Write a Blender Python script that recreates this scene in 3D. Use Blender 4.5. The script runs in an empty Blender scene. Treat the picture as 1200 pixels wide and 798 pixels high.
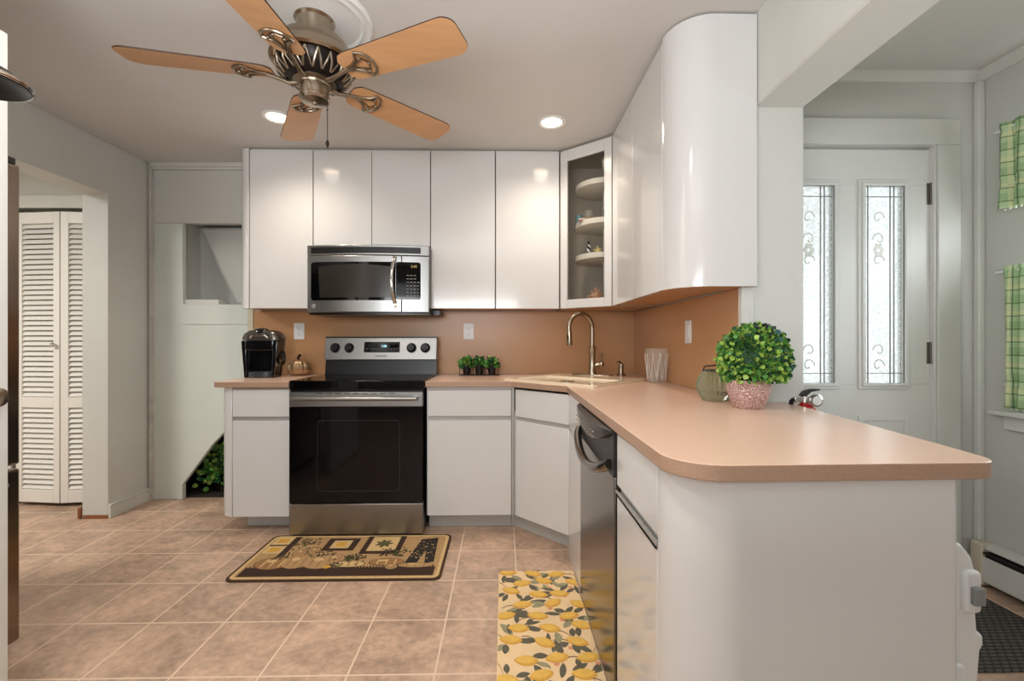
import bpy, bmesh, math, random
from mathutils import Vector, Matrix
random.seed(7)
S = bpy.context.scene
COL = S.collection
PI = math.pi
R = math.radians

# ------------------------------------------------------------------ camera, world, lights, exposure
EYE = 1.148
cd = bpy.data.cameras.new('camera'); cam = bpy.data.objects.new('camera', cd); COL.objects.link(cam)
cam.location = (0, 0, EYE); cam.rotation_euler = (R(90), 0, R(-1.075))
cd.sensor_width = 36; cd.lens = 16.0; cd.clip_start = 0.02
S.camera = cam

W = bpy.data.worlds.new('daylight'); S.world = W; W.use_nodes = True
W.node_tree.nodes['Background'].inputs[0].default_value = (0.93, 0.97, 1.0, 1)
W.node_tree.nodes['Background'].inputs[1].default_value = 2.1

def area(name, loc, rot, sx, sy, e, col=(1, 1, 1)):
    l = bpy.data.lights.new(name, 'AREA'); l.shape = 'RECTANGLE'; l.size = sx; l.size_y = sy
    l.energy = e; l.color = col
    o = bpy.data.objects.new(name, l); COL.objects.link(o); o.location = loc; o.rotation_euler = rot
    return o
# added fill behind the camera and in the hall; daylight at the entry window
area('rear_fill_light', (-.7, -2.30, 1.45), (R(90), 0, 0), 1.7, 1.2, 3, (0.85, 0.93, 1))
area('entry_window_light', (2.45, 1.0, 1.35), (R(90), 0, R(90)), 1.3, 1.2, 26, (0.88, 0.95, 1))
area('hall_fill_light', (-3.35, 1.4, 2.30), (0, 0, 0), 0.6, 0.6, 48, (1, 0.97, 0.92))
# added fill behind the camera, aimed up to brighten the ceiling
area('ceiling_fill_light', (-0.5, -0.35, 1.50), (R(147), 0, 0), 1.4, 0.9, 50, (.93, .97, 1))

# two added spots without fixtures, above the view, brightening cabinets and floor
for x_, y_ in ((-1.25, .95), (-.25, .75)):
    l_ = bpy.data.lights.new('overhead_fill_light', 'SPOT'); l_.energy = 44; l_.color = (1, .95, .88); l_.spot_size = R(160); l_.spot_blend = 1; l_.shadow_soft_size = .08
    o_ = bpy.data.objects.new('overhead_fill_light', l_); COL.objects.link(o_); o_.location = (x_, y_, 2.33)

S.view_settings.view_transform = 'Standard'
S.view_settings.look = 'None'
S.view_settings.gamma = 1.0
S.view_settings.use_curve_mapping = False
S.view_settings.exposure = 0.0

# ------------------------------------------------------------------ helpers
def lin(c):
    r = []
    for v in c[:3]:
        v = v / 255.0
        r.append(v / 12.92 if v <= 0.04045 else ((v + 0.055) / 1.055) ** 2.4)
    return (*r, 1)

def mat(name, col, rough=0.5, metal=0.0, spec=0.5, coat=0.0, trans=0.0, emit=None, estr=0, noise=0, nscale=8, bump=0, bscale=40, ior=1.45, stretch=(1, 1, 1)):
    m = bpy.data.materials.new(name); m.use_nodes = True
    nt = m.node_tree; b = nt.nodes['Principled BSDF']
    c = lin(col)
    b.inputs['Base Color'].default_value = c
    b.inputs['Roughness'].default_value = rough
    b.inputs['Metallic'].default_value = metal
    b.inputs['Specular IOR Level'].default_value = spec
    b.inputs['Coat Weight'].default_value = coat
    b.inputs['Coat Roughness'].default_value = 0.06
    b.inputs['Transmission Weight'].default_value = trans
    b.inputs['IOR'].default_value = ior
    if emit:
        b.inputs['Emission Color'].default_value = lin(emit); b.inputs['Emission Strength'].default_value = estr
    if noise or bump:
        tc = nt.nodes.new('ShaderNodeTexCoord'); mp = nt.nodes.new('ShaderNodeMapping')
        mp.inputs['Scale'].default_value = stretch
        nt.links.new(tc.outputs['Object'], mp.inputs[0])
    if noise:
        n = nt.nodes.new('ShaderNodeTexNoise'); n.inputs['Scale'].default_value = nscale; n.inputs['Detail'].default_value = 4
        nt.links.new(mp.outputs[0], n.inputs[0])
        r = nt.nodes.new('ShaderNodeMapRange'); r.inputs[1].default_value = .3; r.inputs[2].default_value = .7
        r.inputs[3].default_value = 1 - noise; r.inputs[4].default_value = 1 + noise
        nt.links.new(n.outputs[0], r.inputs[0])
        x = nt.nodes.new('ShaderNodeMix'); x.data_type = 'RGBA'; x.blend_type = 'MULTIPLY'; x.inputs[0].default_value = 1
        x.inputs[6].default_value = c
        nt.links.new(r.outputs[0], x.inputs[7]); nt.links.new(x.outputs[2], b.inputs['Base Color'])
    if bump:
        n2 = nt.nodes.new('ShaderNodeTexNoise'); n2.inputs['Scale'].default_value = bscale; n2.inputs['Detail'].default_value = 3
        nt.links.new(mp.outputs[0], n2.inputs[0])
        bp = nt.nodes.new('ShaderNodeBump'); bp.inputs['Strength'].default_value = bump; bp.inputs['Distance'].default_value = 0.01
        nt.links.new(n2.outputs[0], bp.inputs['Height']); nt.links.new(bp.outputs[0], b.inputs['Normal'])
    return m

def glass(name, col, alpha=0.25, rough=0.05):
    m = bpy.data.materials.new(name); m.use_nodes = True
    nt = m.node_tree; b = nt.nodes['Principled BSDF']
    b.inputs['Base Color'].default_value = lin(col); b.inputs['Roughness'].default_value = rough
    b.inputs['Alpha'].default_value = alpha; b.inputs['Specular IOR Level'].default_value = 0.8
    return m

def newbm(): return bmesh.new()

def box(bm, x0, x1, y0, y1, z0, z1, mi=0):
    vs = [bm.verts.new(p) for p in ((x0, y0, z0), (x1, y0, z0), (x1, y1, z0), (x0, y1, z0), (x0, y0, z1), (x1, y0, z1), (x1, y1, z1), (x0, y1, z1))]
    for q in ((0, 3, 2, 1), (4, 5, 6, 7), (0, 1, 5, 4), (1, 2, 6, 5), (2, 3, 7, 6), (3, 0, 4, 7)):
        bm.faces.new([vs[i] for i in q]).material_index = mi
    return vs

def extr(bm, pts, a0, a1, axis='z', mi=0):
    def P(u, v, a):
        return {'z': (u, v, a), 'y': (u, a, v), 'x': (a, u, v)}[axis]
    A = [bm.verts.new(P(u, v, a0)) for u, v in pts]; B = [bm.verts.new(P(u, v, a1)) for u, v in pts]
    n = len(pts); fs = [bm.faces.new(A), bm.faces.new(B)]
    for i in range(n):
        fs.append(bm.faces.new([A[i], A[(i + 1) % n], B[(i + 1) % n], B[i]]))
    for f in fs: f.material_index = mi
    return A + B

def lathe(bm, prof, c, seg=32, mi=0, M=None, closed=False):
    # prof: list of (r, z); axis z through c
    c = Vector(c); rings = []
    for r, z in prof:
        if r < 1e-6:
            v = Vector((0, 0, z)); v = M @ v if M else v
            rings.append([bm.verts.new(c + v)])
        else:
            ring = []
            for i in range(seg):
                a = 2 * PI * i / seg; v = Vector((r * math.cos(a), r * math.sin(a), z)); v = M @ v if M else v
                ring.append(bm.verts.new(c + v))
            rings.append(ring)
    pairs = list(zip(rings, rings[1:]))
    if closed: pairs.append((rings[-1], rings[0]))
    for a, b in pairs:
        for i in range(seg):
            j = (i + 1) % seg
            if len(a) == 1 and len(b) == 1: continue
            if len(a) == 1: f = bm.faces.new([a[0], b[i], b[j]])
            elif len(b) == 1: f = bm.faces.new([a[i], a[j], b[0]])
            else: f = bm.faces.new([a[i], a[j], b[j], b[i]])
            f.material_index = mi

def cyl(bm, c, r, h, seg=24, mi=0, M=None):
    lathe(bm, [(0, 0), (r, 0), (r, h), (0, h)], c, seg, mi, M)

RX = Matrix.Rotation(R(90), 3, 'X')       # z axis -> -y
RXm = Matrix.Rotation(R(-90), 3, 'X')     # z axis -> +y
RYm = Matrix.Rotation(R(-90), 3, 'Y')     # z axis -> -x
RYp = Matrix.Rotation(R(90), 3, 'Y')

def tube(bm, pts, r, seg=10, mi=0, closed=False, rs=None):
    pts = [Vector(p) for p in pts]; n = len(pts); rings = []
    up = Vector((0, 0, 1)); prev = None
    for i, p in enumerate(pts):
        if closed: t = pts[(i + 1) % n] - pts[i - 1]
        else: t = pts[min(i + 1, n - 1)] - pts[max(i - 1, 0)]
        t.normalize()
        if prev is None:
            u = t.cross(up)
            if u.length < 1e-3: u = t.cross(Vector((1, 0, 0)))
        else: u = prev - t * prev.dot(t)
        u.normalize(); prev = u; w = t.cross(u)
        rr = rs[i] if rs else r
        rings.append([bm.verts.new(p + (u * math.cos(2 * PI * k / seg) + w * math.sin(2 * PI * k / seg)) * rr) for k in range(seg)])
    m = n if closed else n - 1
    for i in range(m):
        a, b = rings[i], rings[(i + 1) % n]
        for k in range(seg):
            bm.faces.new([a[k], a[(k + 1) % seg], b[(k + 1) % seg], b[k]]).material_index = mi
    if not closed:
        bm.faces.new(rings[0]).material_index = mi; bm.faces.new(rings[-1]).material_index = mi

def ball(bm, c, r, sc=(1, 1, 1), mi=0, seg=16, rings=10):
    prof = [(math.sin(PI * i / rings) * r, -math.cos(PI * i / rings) * r) for i in range(rings + 1)]
    prof[0] = (0, -r); prof[-1] = (0, r)
    lathe(bm, prof, c, seg, mi, Matrix.Diagonal(sc))

def obj(name, bm, mats, parent=None, bev=0, smooth=35, label=None, kind=None, seg=2):
    bmesh.ops.recalc_face_normals(bm, faces=bm.faces)
    me = bpy.data.meshes.new(name); bm.to_mesh(me); bm.free()
    if not isinstance(mats, (list, tuple)): mats = [mats]
    for m in mats: me.materials.append(m)
    if smooth:
        me.polygons.foreach_set('use_smooth', [True] * len(me.polygons)); me.set_sharp_from_angle(angle=R(smooth))
    o = bpy.data.objects.new(name, me); COL.objects.link(o)
    if parent:
        o.parent = parent
        L = Vector(parent.location); q = parent.parent
        if q: L = L + Vector(q.location) if parent.matrix_parent_inverse == Matrix.Identity(4) else Vector((0, 0, 0)) + L
        o.matrix_parent_inverse = Matrix.Translation(-root_loc(parent))
    if bev:
        b = o.modifiers.new('bevel', 'BEVEL'); b.width = bev; b.segments = seg; b.limit_method = 'ANGLE'; b.angle_limit = R(50)
    if label: o['label'] = label
    if kind: o['kind'] = kind
    return o

def root_loc(o):
    while o.parent: o = o.parent
    # children meshes are in world coordinates and sit at the origin, so only a root Empty has a location
    return Vector(o.location) if o.type == 'EMPTY' else Vector((0, 0, 0))

def fix_parent(o):
    if o.parent and o.parent.parent: o.matrix_parent_inverse = Matrix.Identity(4)

def part(name, bm, mats, parent, **k):
    o = obj(name, bm, mats, parent, **k); fix_parent(o); return o

def thing(name, label, cat, loc=(0, 0, 0), group=None):
    o = bpy.data.objects.new(name, None); COL.objects.link(o); o.location = loc; o.empty_display_size = .05
    o['label'] = label; o['category'] = cat
    if group: o['group'] = group
    return o

def tag(o, label, cat, group=None):
    o['label'] = label; o['category'] = cat
    if group: o['group'] = group
    return o

def struct(name, bm, m, parent=None, **k):
    o = part(name, bm, m, parent, **k) if parent else obj(name, bm, m, None, **k)
    if not parent: o['kind'] = 'structure'
    return o

def copy_tree(o, parent=None):
    c = o.copy(); COL.objects.link(c)
    if parent: c.parent = parent
    for ch in list(o.children): copy_tree(ch, c)
    return c

def arc(cx, cy, r, a0, a1, n=10):
    return [(cx + r * math.cos(R(a0 + (a1 - a0) * i / n)), cy + r * math.sin(R(a0 + (a1 - a0) * i / n))) for i in range(n + 1)]

def rrect(x0, x1, y0, y1, r, n=6):
    return arc(x1 - r, y1 - r, r, 0, 90, n) + arc(x0 + r, y1 - r, r, 90, 180, n) + arc(x0 + r, y0 + r, r, 180, 270, n) + arc(x1 - r, y0 + r, r, 270, 360, n)

def ring_prism(bm, outer, inner, a0, a1, axis='y', mi=0):
    # frame between two outlines of equal count
    def P(p, a): return {'z': (p[0], p[1], a), 'y': (p[0], a, p[1]), 'x': (a, p[0], p[1])}[axis]
    n = len(outer)
    V = [[bm.verts.new(P(p, a)) for p in pts] for pts, a in ((outer, a0), (inner, a0), (inner, a1), (outer, a1))]
    for k in range(4):
        A, B = V[k], V[(k + 1) % 4]
        for i in range(n):
            bm.faces.new([A[i], A[(i + 1) % n], B[(i + 1) % n], B[i]]).material_index = mi

def text(name, body, size, loc, rot, m, parent, label=None, ext=0.0004, align='CENTER'):
    cu = bpy.data.curves.new(name, 'FONT'); cu.body = body; cu.size = size; cu.extrude = ext; cu.align_x = align; cu.align_y = 'CENTER'
    t = bpy.data.objects.new(name, cu); COL.objects.link(t)
    me = bpy.data.meshes.new_from_object(t.evaluated_get(bpy.context.evaluated_depsgraph_get()))
    bpy.data.objects.remove(t)
    me.transform(Matrix.Translation(loc) @ rot.to_4x4()); me.materials.append(m)
    o = bpy.data.objects.new(name, me); COL.objects.link(o); o.parent = parent
    o.matrix_parent_inverse = Matrix.Translation(-root_loc(parent)); fix_parent(o)
    if label: o['label'] = label
    return o

# ------------------------------------------------------------------ materials
M_wall = mat('wall_paint', (206, 206, 200), .55, noise=.035, nscale=2.2, bump=.05, bscale=30)
M_wall2 = mat('entry_wall_paint', (200, 200, 193), .55, noise=.02, nscale=3)
M_ceil = mat('ceiling_paint', (210, 207, 203), .7, noise=.015, nscale=3, bump=.04, bscale=60)
M_trim = mat('white_trim_paint', (212, 212, 206), .4, noise=.03, nscale=6)
M_stair = mat('stairwell_paint', (212, 218, 210), .45, noise=.03, nscale=3)
M_door = mat('door_paint', (218, 218, 213), .35)
M_louver = mat('louver_paint', (234, 231, 224), .4)
M_cab = mat('white_gloss_laminate', (216, 214, 212), .12, spec=.45, coat=.25)
M_cabin = mat('cabinet_inside', (176, 166, 148), .5)
M_gap = mat('shadow_gap_edge', (110, 104, 98), .6)
M_grip = mat('grip_strip_grey', (176, 174, 170), .35, metal=.2)
M_toe = mat('toe_kick_grey', (196, 194, 188), .45)
M_counter = mat('counter_laminate', (224, 190, 168), .24, spec=.5, noise=.03, nscale=260)
M_edge = mat('counter_edge_laminate', (172, 140, 118), .4, noise=.10, nscale=300)
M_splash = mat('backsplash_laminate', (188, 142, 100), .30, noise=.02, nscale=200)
M_steel = mat('stainless_steel', (156, 155, 153), .32, metal=1, noise=.05, nscale=5, stretch=(1, 1, 60))
M_steeld = mat('dark_stainless', (128, 122, 116), .2, metal=1, noise=.05, nscale=5, stretch=(60, 60, 1))
M_chrome = mat('polished_metal', (215, 213, 208), .1, metal=1)
M_black = mat('black_glass', (6, 6, 7), .05, spec=.35)
M_blackp = mat('black_plastic', (16, 16, 18), .3)
M_dgrey = mat('dark_grey_plastic', (44, 42, 42), .4)
M_nickel = mat('brushed_nickel', (168, 155, 138), .26, metal=1, noise=.04, nscale=40)
M_nickeld = mat('antique_nickel', (152, 138, 120), .3, metal=1)
M_dark = mat('dark_bronze', (34, 28, 26), .35, metal=.6)
M_white = mat('white_plastic', (226, 226, 224), .35)
M_sink = mat('cream_enamel', (232, 214, 186), .15, coat=.4)
M_bulb = mat('lamp_diffuser', (255, 244, 224), .4, emit=(255, 226, 190), estr=9)
M_glass = glass('clear_glass', (225, 228, 220), .10)
M_cglass = glass('cabinet_glass', (70, 66, 58), .12, .03)
M_leaf = mat('leaf_green', (78, 132, 56), .45, noise=.45, nscale=25)
M_leafl = mat('leaf_light_green', (156, 188, 84), .45, noise=.2, nscale=25)
M_leafd = mat('leaf_dark_green', (40, 88, 56), .45, noise=.3, nscale=25)
M_leafb = mat('leaf_blue_green', (60, 105, 112), .45)
M_leafp = mat('leaf_purple', (50, 44, 62), .5)
M_soil = mat('dark_soil', (40, 32, 26), .9)

def wood_mat():
    m = mat('blade_wood', (202, 154, 110), .35, noise=.08, nscale=3, stretch=(1, 9, 9))
    return m
M_blade = wood_mat()
M_bedge = mat('blade_edge_dark', (58, 34, 24), .5)
M_stop = mat('stained_wood', (140, 90, 56), .5)

def tile_mat():
    m = bpy.data.materials.new('floor_tile'); m.use_nodes = True; nt = m.node_tree; b = nt.nodes['Principled BSDF']
    tc = nt.nodes.new('ShaderNodeTexCoord'); mp = nt.nodes.new('ShaderNodeMapping')
    mp.inputs['Location'].default_value = (0.228 + .289 * 20, -1.516 + .2955 * 20, 0)
    nt.links.new(tc.outputs['Object'], mp.inputs[0])
    br = nt.nodes.new('ShaderNodeTexBrick'); br.offset = 0; br.squash = 1
    br.inputs['Scale'].default_value = 1; br.inputs['Brick Width'].default_value = .289; br.inputs['Row Height'].default_value = .2955
    br.inputs['Mortar Size'].default_value = .0042; br.inputs['Mortar Smooth'].default_value = .3
    br.inputs['Color1'].default_value = lin((208, 176, 152)); br.inputs['Color2'].default_value = lin((198, 166, 142)); br.inputs['Mortar'].default_value = lin((226, 202, 178))
    nt.links.new(mp.outputs[0], br.inputs[0])
    mp2 = nt.nodes.new('ShaderNodeMapping'); mp2.inputs['Rotation'].default_value = (0, 0, .6); mp2.inputs['Scale'].default_value = (1, 1.1, 1)
    nt.links.new(tc.outputs['Object'], mp2.inputs[0])
    n = nt.nodes.new('ShaderNodeTexNoise'); n.inputs['Scale'].default_value = 5; n.inputs['Detail'].default_value = 12; n.inputs['Roughness'].default_value = .74; n.inputs['Distortion'].default_value = .6
    nt.links.new(mp2.outputs[0], n.inputs[0])
    cr = nt.nodes.new('ShaderNodeValToRGB'); cr.color_ramp.elements[0].position = .38; cr.color_ramp.elements[0].color = (.70, .70, .70, 1)
    cr.color_ramp.elements[1].position = .62; cr.color_ramp.elements[1].color = (1.12, 1.11, 1.10, 1)
    nt.links.new(n.outputs[0], cr.inputs[0])
    n3 = nt.nodes.new('ShaderNodeTexNoise'); n3.inputs['Scale'].default_value = 34; n3.inputs['Detail'].default_value = 5; nt.links.new(mp2.outputs[0], n3.inputs[0])
    r3 = nt.nodes.new('ShaderNodeMapRange'); r3.inputs[1].default_value = .35; r3.inputs[2].default_value = .65; r3.inputs[3].default_value = .86; r3.inputs[4].default_value = 1.08
    nt.links.new(n3.outputs[0], r3.inputs[0])
    x0 = nt.nodes.new('ShaderNodeMix'); x0.data_type = 'RGBA'; x0.blend_type = 'MULTIPLY'; x0.inputs[0].default_value = 1
    nt.links.new(br.outputs[0], x0.inputs[6]); nt.links.new(r3.outputs[0], x0.inputs[7])
    x = nt.nodes.new('ShaderNodeMix'); x.data_type = 'RGBA'; x.blend_type = 'MULTIPLY'; x.inputs[0].default_value = 1
    nt.links.new(x0.outputs[2], x.inputs[6]); nt.links.new(cr.outputs[0], x.inputs[7])
    x2 = nt.nodes.new('ShaderNodeMix'); x2.data_type = 'RGBA'; nt.links.new(br.outputs['Fac'], x2.inputs[0])
    nt.links.new(x.outputs[2], x2.inputs[6]); x2.inputs[7].default_value = lin((226, 200, 174))
    nt.links.new(x2.outputs[2], b.inputs['Base Color'])
    b.inputs['Roughness'].default_value = .36
    bp = nt.nodes.new('ShaderNodeBump'); bp.inputs['Strength'].default_value = .25; bp.inputs['Distance'].default_value = .004; bp.invert = True
    nt.links.new(br.outputs['Fac'], bp.inputs['Height']); nt.links.new(bp.outputs[0], b.inputs['Normal'])
    return m
M_tile = tile_mat()

# ------------------------------------------------------------------ the room
FZ = 0.04; CZ = 2.38        # floor and ceiling heights
XL = -2.46; YB = 3.20; XR = .925; WR = 1.149; YE = 1.72
b = newbm(); box(b, -4.3, 2.4, -2.4, 4.4, FZ - .08, FZ); struct('floor', b, M_tile)
b = newbm(); box(b, -4.3, 2.4, -2.4, 4.4, CZ, CZ + .1); struct('ceiling', b, M_ceil)
# left wall with the doorway to the hall
b = newbm()
extr(b, [(-2.4, FZ), (1.95, FZ), (1.95, 2.06), (2.88, 2.06), (2.88, FZ), (YB, FZ), (YB, CZ), (-2.4, CZ)], XL - .16, XL, 'x')
struct('wall_left', b, M_wall, bev=.003)
b = newbm(); box(b, XL, XL + .014, 2.88, YB, FZ, .12); box(b, XL, XL + .02, 2.88, YB, .118, .128); struct('baseboard_left', b, M_trim, bev=.002)
b = newbm(); box(b, -1.78, 1.6, YB, YB + .12, FZ, CZ); struct('wall_back', b, M_wall)
# corner board and head trim of the stair opening
b = newbm(); box(b, XL - .10, XL + .035, YB, YB + .10, FZ, CZ); box(b, XL + .012, XL + .03, YB - .014, YB, FZ, CZ)
struct('trim_1', b, mat('worn_corner_trim', (196, 192, 184), .5, noise=.12, nscale=14), bev=.003)
b = newbm(); box(b, XL + .03, -1.70, YB - .004, YB + .1, 2.335, CZ); box(b, XL + .03, -1.70, YB - .02, YB, 2.35, CZ); struct('trim_2', b, M_trim, bev=.003)
# stair wall: flush panel with a cut corner low right, header above, recess with a sloping stair soffit
pan = [(XL + .03, FZ), (-2.235, FZ), (-2.235, .145), (-2.03, .42), (-1.90, .56), (-1.78, .56), (-1.78, 1.40), (-2.235, 1.40), (-2.235, 1.965), (XL + .03, 1.965)]
b = newbm(); extr(b, pan, YB + .012, YB + .05, 'y'); struct('wall_stair', b, M_stair, bev=.004)
b = newbm(); box(b, XL + .03, -1.70, YB + .008, YB + .05, 1.965, 2.336); struct('wall_header', b, M_wall, bev=.006)
b = newbm()
box(b, XL - .1, -1.70, YB + .30, YB + .36, 1.30, 2.3); box(b, -1.78, -1.70, YB + .12, YB + .30, .95, 2.3)
box(b, XL + .03, -1.70, YB + .05, YB + .6, 2.0, 2.3); box(b, XL - .1, -2.30, YB + .05, YB + .6, 1.3, 2.3)
struct('wall_recess', b, M_wall)
b = newbm(); extr(b, [(-2.26, 1.99), (-1.78, 1.99), (-1.78, 1.40), (-1.98, 1.40)], YB + .20, YB + .299, 'y'); struct('wall_soffit', b, M_wall, bev=.03)
b = newbm(); box(b, -2.235, -1.78, YB + .051, YB + .3, 1.385, 1.40); box(b, -2.235, -2.0, YB + .03, YB + .13, 1.40, 1.435); struct('trim_3', b, M_trim, bev=.003)
b = newbm(); box(b, -2.225, -1.785, YB + .006, YB + .012, 1.262, 1.268); struct('trim_4', b, M_trim)
# dark stairwell pocket behind the cut corner
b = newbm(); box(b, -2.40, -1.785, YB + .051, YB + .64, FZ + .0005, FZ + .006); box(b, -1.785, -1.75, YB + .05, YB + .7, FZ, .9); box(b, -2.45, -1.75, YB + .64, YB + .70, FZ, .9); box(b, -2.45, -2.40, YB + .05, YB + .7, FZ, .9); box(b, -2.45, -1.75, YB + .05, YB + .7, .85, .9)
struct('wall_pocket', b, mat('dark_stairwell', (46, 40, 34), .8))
# kitchen right wall and the beam
b = newbm(); box(b, XR, WR, YE, YB, FZ, CZ); struct('wall_right', b, M_wall, bev=.004)
b = newbm(); extr(b, [(.955, CZ), (.955, 2.045), (.962, 2.038), (1.142, 2.038), (WR, 2.045), (WR, CZ)], -2.4, YE + .02, 'y'); struct('wall_beam', b, M_wall)
# entry room
XE = 2.205; YD = 2.07
b = newbm(); box(b, WR, 1.235, YD, YD + .12, FZ, CZ); box(b, 1.99, XE, YD, YD + .12, FZ, CZ); box(b, 1.235, 1.99, YD, YD + .12, 2.045, CZ)
struct('wall_entry', b, M_wall2)
b = newbm()   # entry right wall with window opening y .95..1.90, z .86..2.05
box(b, XE, XE + .14, -2.4, .75, FZ, CZ); box(b, XE, XE + .14, 1.86, YD + .12, FZ, CZ)
box(b, XE, XE + .14, .75, 1.86, FZ, .86); box(b, XE, XE + .14, .75, 1.86, 2.10, CZ)
struct('wall_side', b, M_wall2)
b = newbm()   # casing of front door and its head
box(b, 1.994, 2.10, YD - .022, YD, FZ, 2.047); box(b, 1.16, 2.10, YD - .022, YD, 2.047, 2.165); box(b, 1.984, 1.994, YD - .012, YD + .05, FZ, 2.05)
struct('trim_5', b, M_trim, bev=.003)
b = newbm()   # crown moulding, both walls
cr = [(YD, CZ), (YD - .035, CZ), (YD - .032, CZ - .010), (YD - .014, CZ - .030), (YD - .010, CZ - .040), (YD, CZ - .042)]
extr(b, cr, WR, XE, 'x')
cr2 = [(XE, CZ), (XE - .035, CZ), (XE - .032, CZ - .010), (XE - .014, CZ - .030), (XE - .010, CZ - .040), (XE, CZ - .042)]
extr(b, cr2, -2.3, YD, 'y')
struct('trim_6', b, M_trim)
b = newbm(); box(b, 2.175, XE, YD - .03, YD, FZ, CZ - .041); struct('trim_7', b, M_trim, bev=.006)
# unseen rear wall behind the camera; its opening is added to admit daylight
b = newbm(); box(b, -4.3, -1.6, -2.2, -2.08, FZ, CZ); box(b, .2, 2.4, -2.2, -2.08, FZ, CZ); box(b, -1.6, .2, -2.2, -2.08, FZ, .85); box(b, -1.6, .2, -2.2, -2.08, 2.10, CZ)
struct('wall_rear', b, M_wall)
# hall beyond the doorway
b = newbm(); box(b, -4.3, -3.30, 3.12, 3.24, FZ, CZ); box(b, -2.62, XL - .16, 3.12, 3.24, FZ, CZ); box(b, -3.30, -2.62, 3.12, 3.24, 2.04, CZ); box(b, -3.4, -2.6, 3.5, 3.58, FZ, CZ); box(b, -3.38, -3.30, 3.24, 3.5, FZ, CZ); box(b, -2.62, -2.57, 3.24, 3.5, FZ, CZ)
struct('wall_hall', b, M_wall2)
b = newbm(); box(b, -4.3, -4.2, -2.4, 3.2, FZ, CZ); struct('wall_hall_side', b, M_wall2)
b = newbm(); box(b, -3.38, -2.62, 3.10, 3.12, 2.035, 2.12); box(b, -3.38, -3.29, 3.10, 3.12, FZ, 2.04); struct('trim_8', b, M_trim, bev=.003)
b = newbm(); box(b, XL - .185, XL - .163, 2.872, 2.90, FZ, .11); struct('trim_9', b, M_stop, bev=.006)
b = newbm(); box(b, XL - .15, XL - .002, 2.874, 2.882, FZ, .062); struct('trim_10', b, M_stop)

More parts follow.
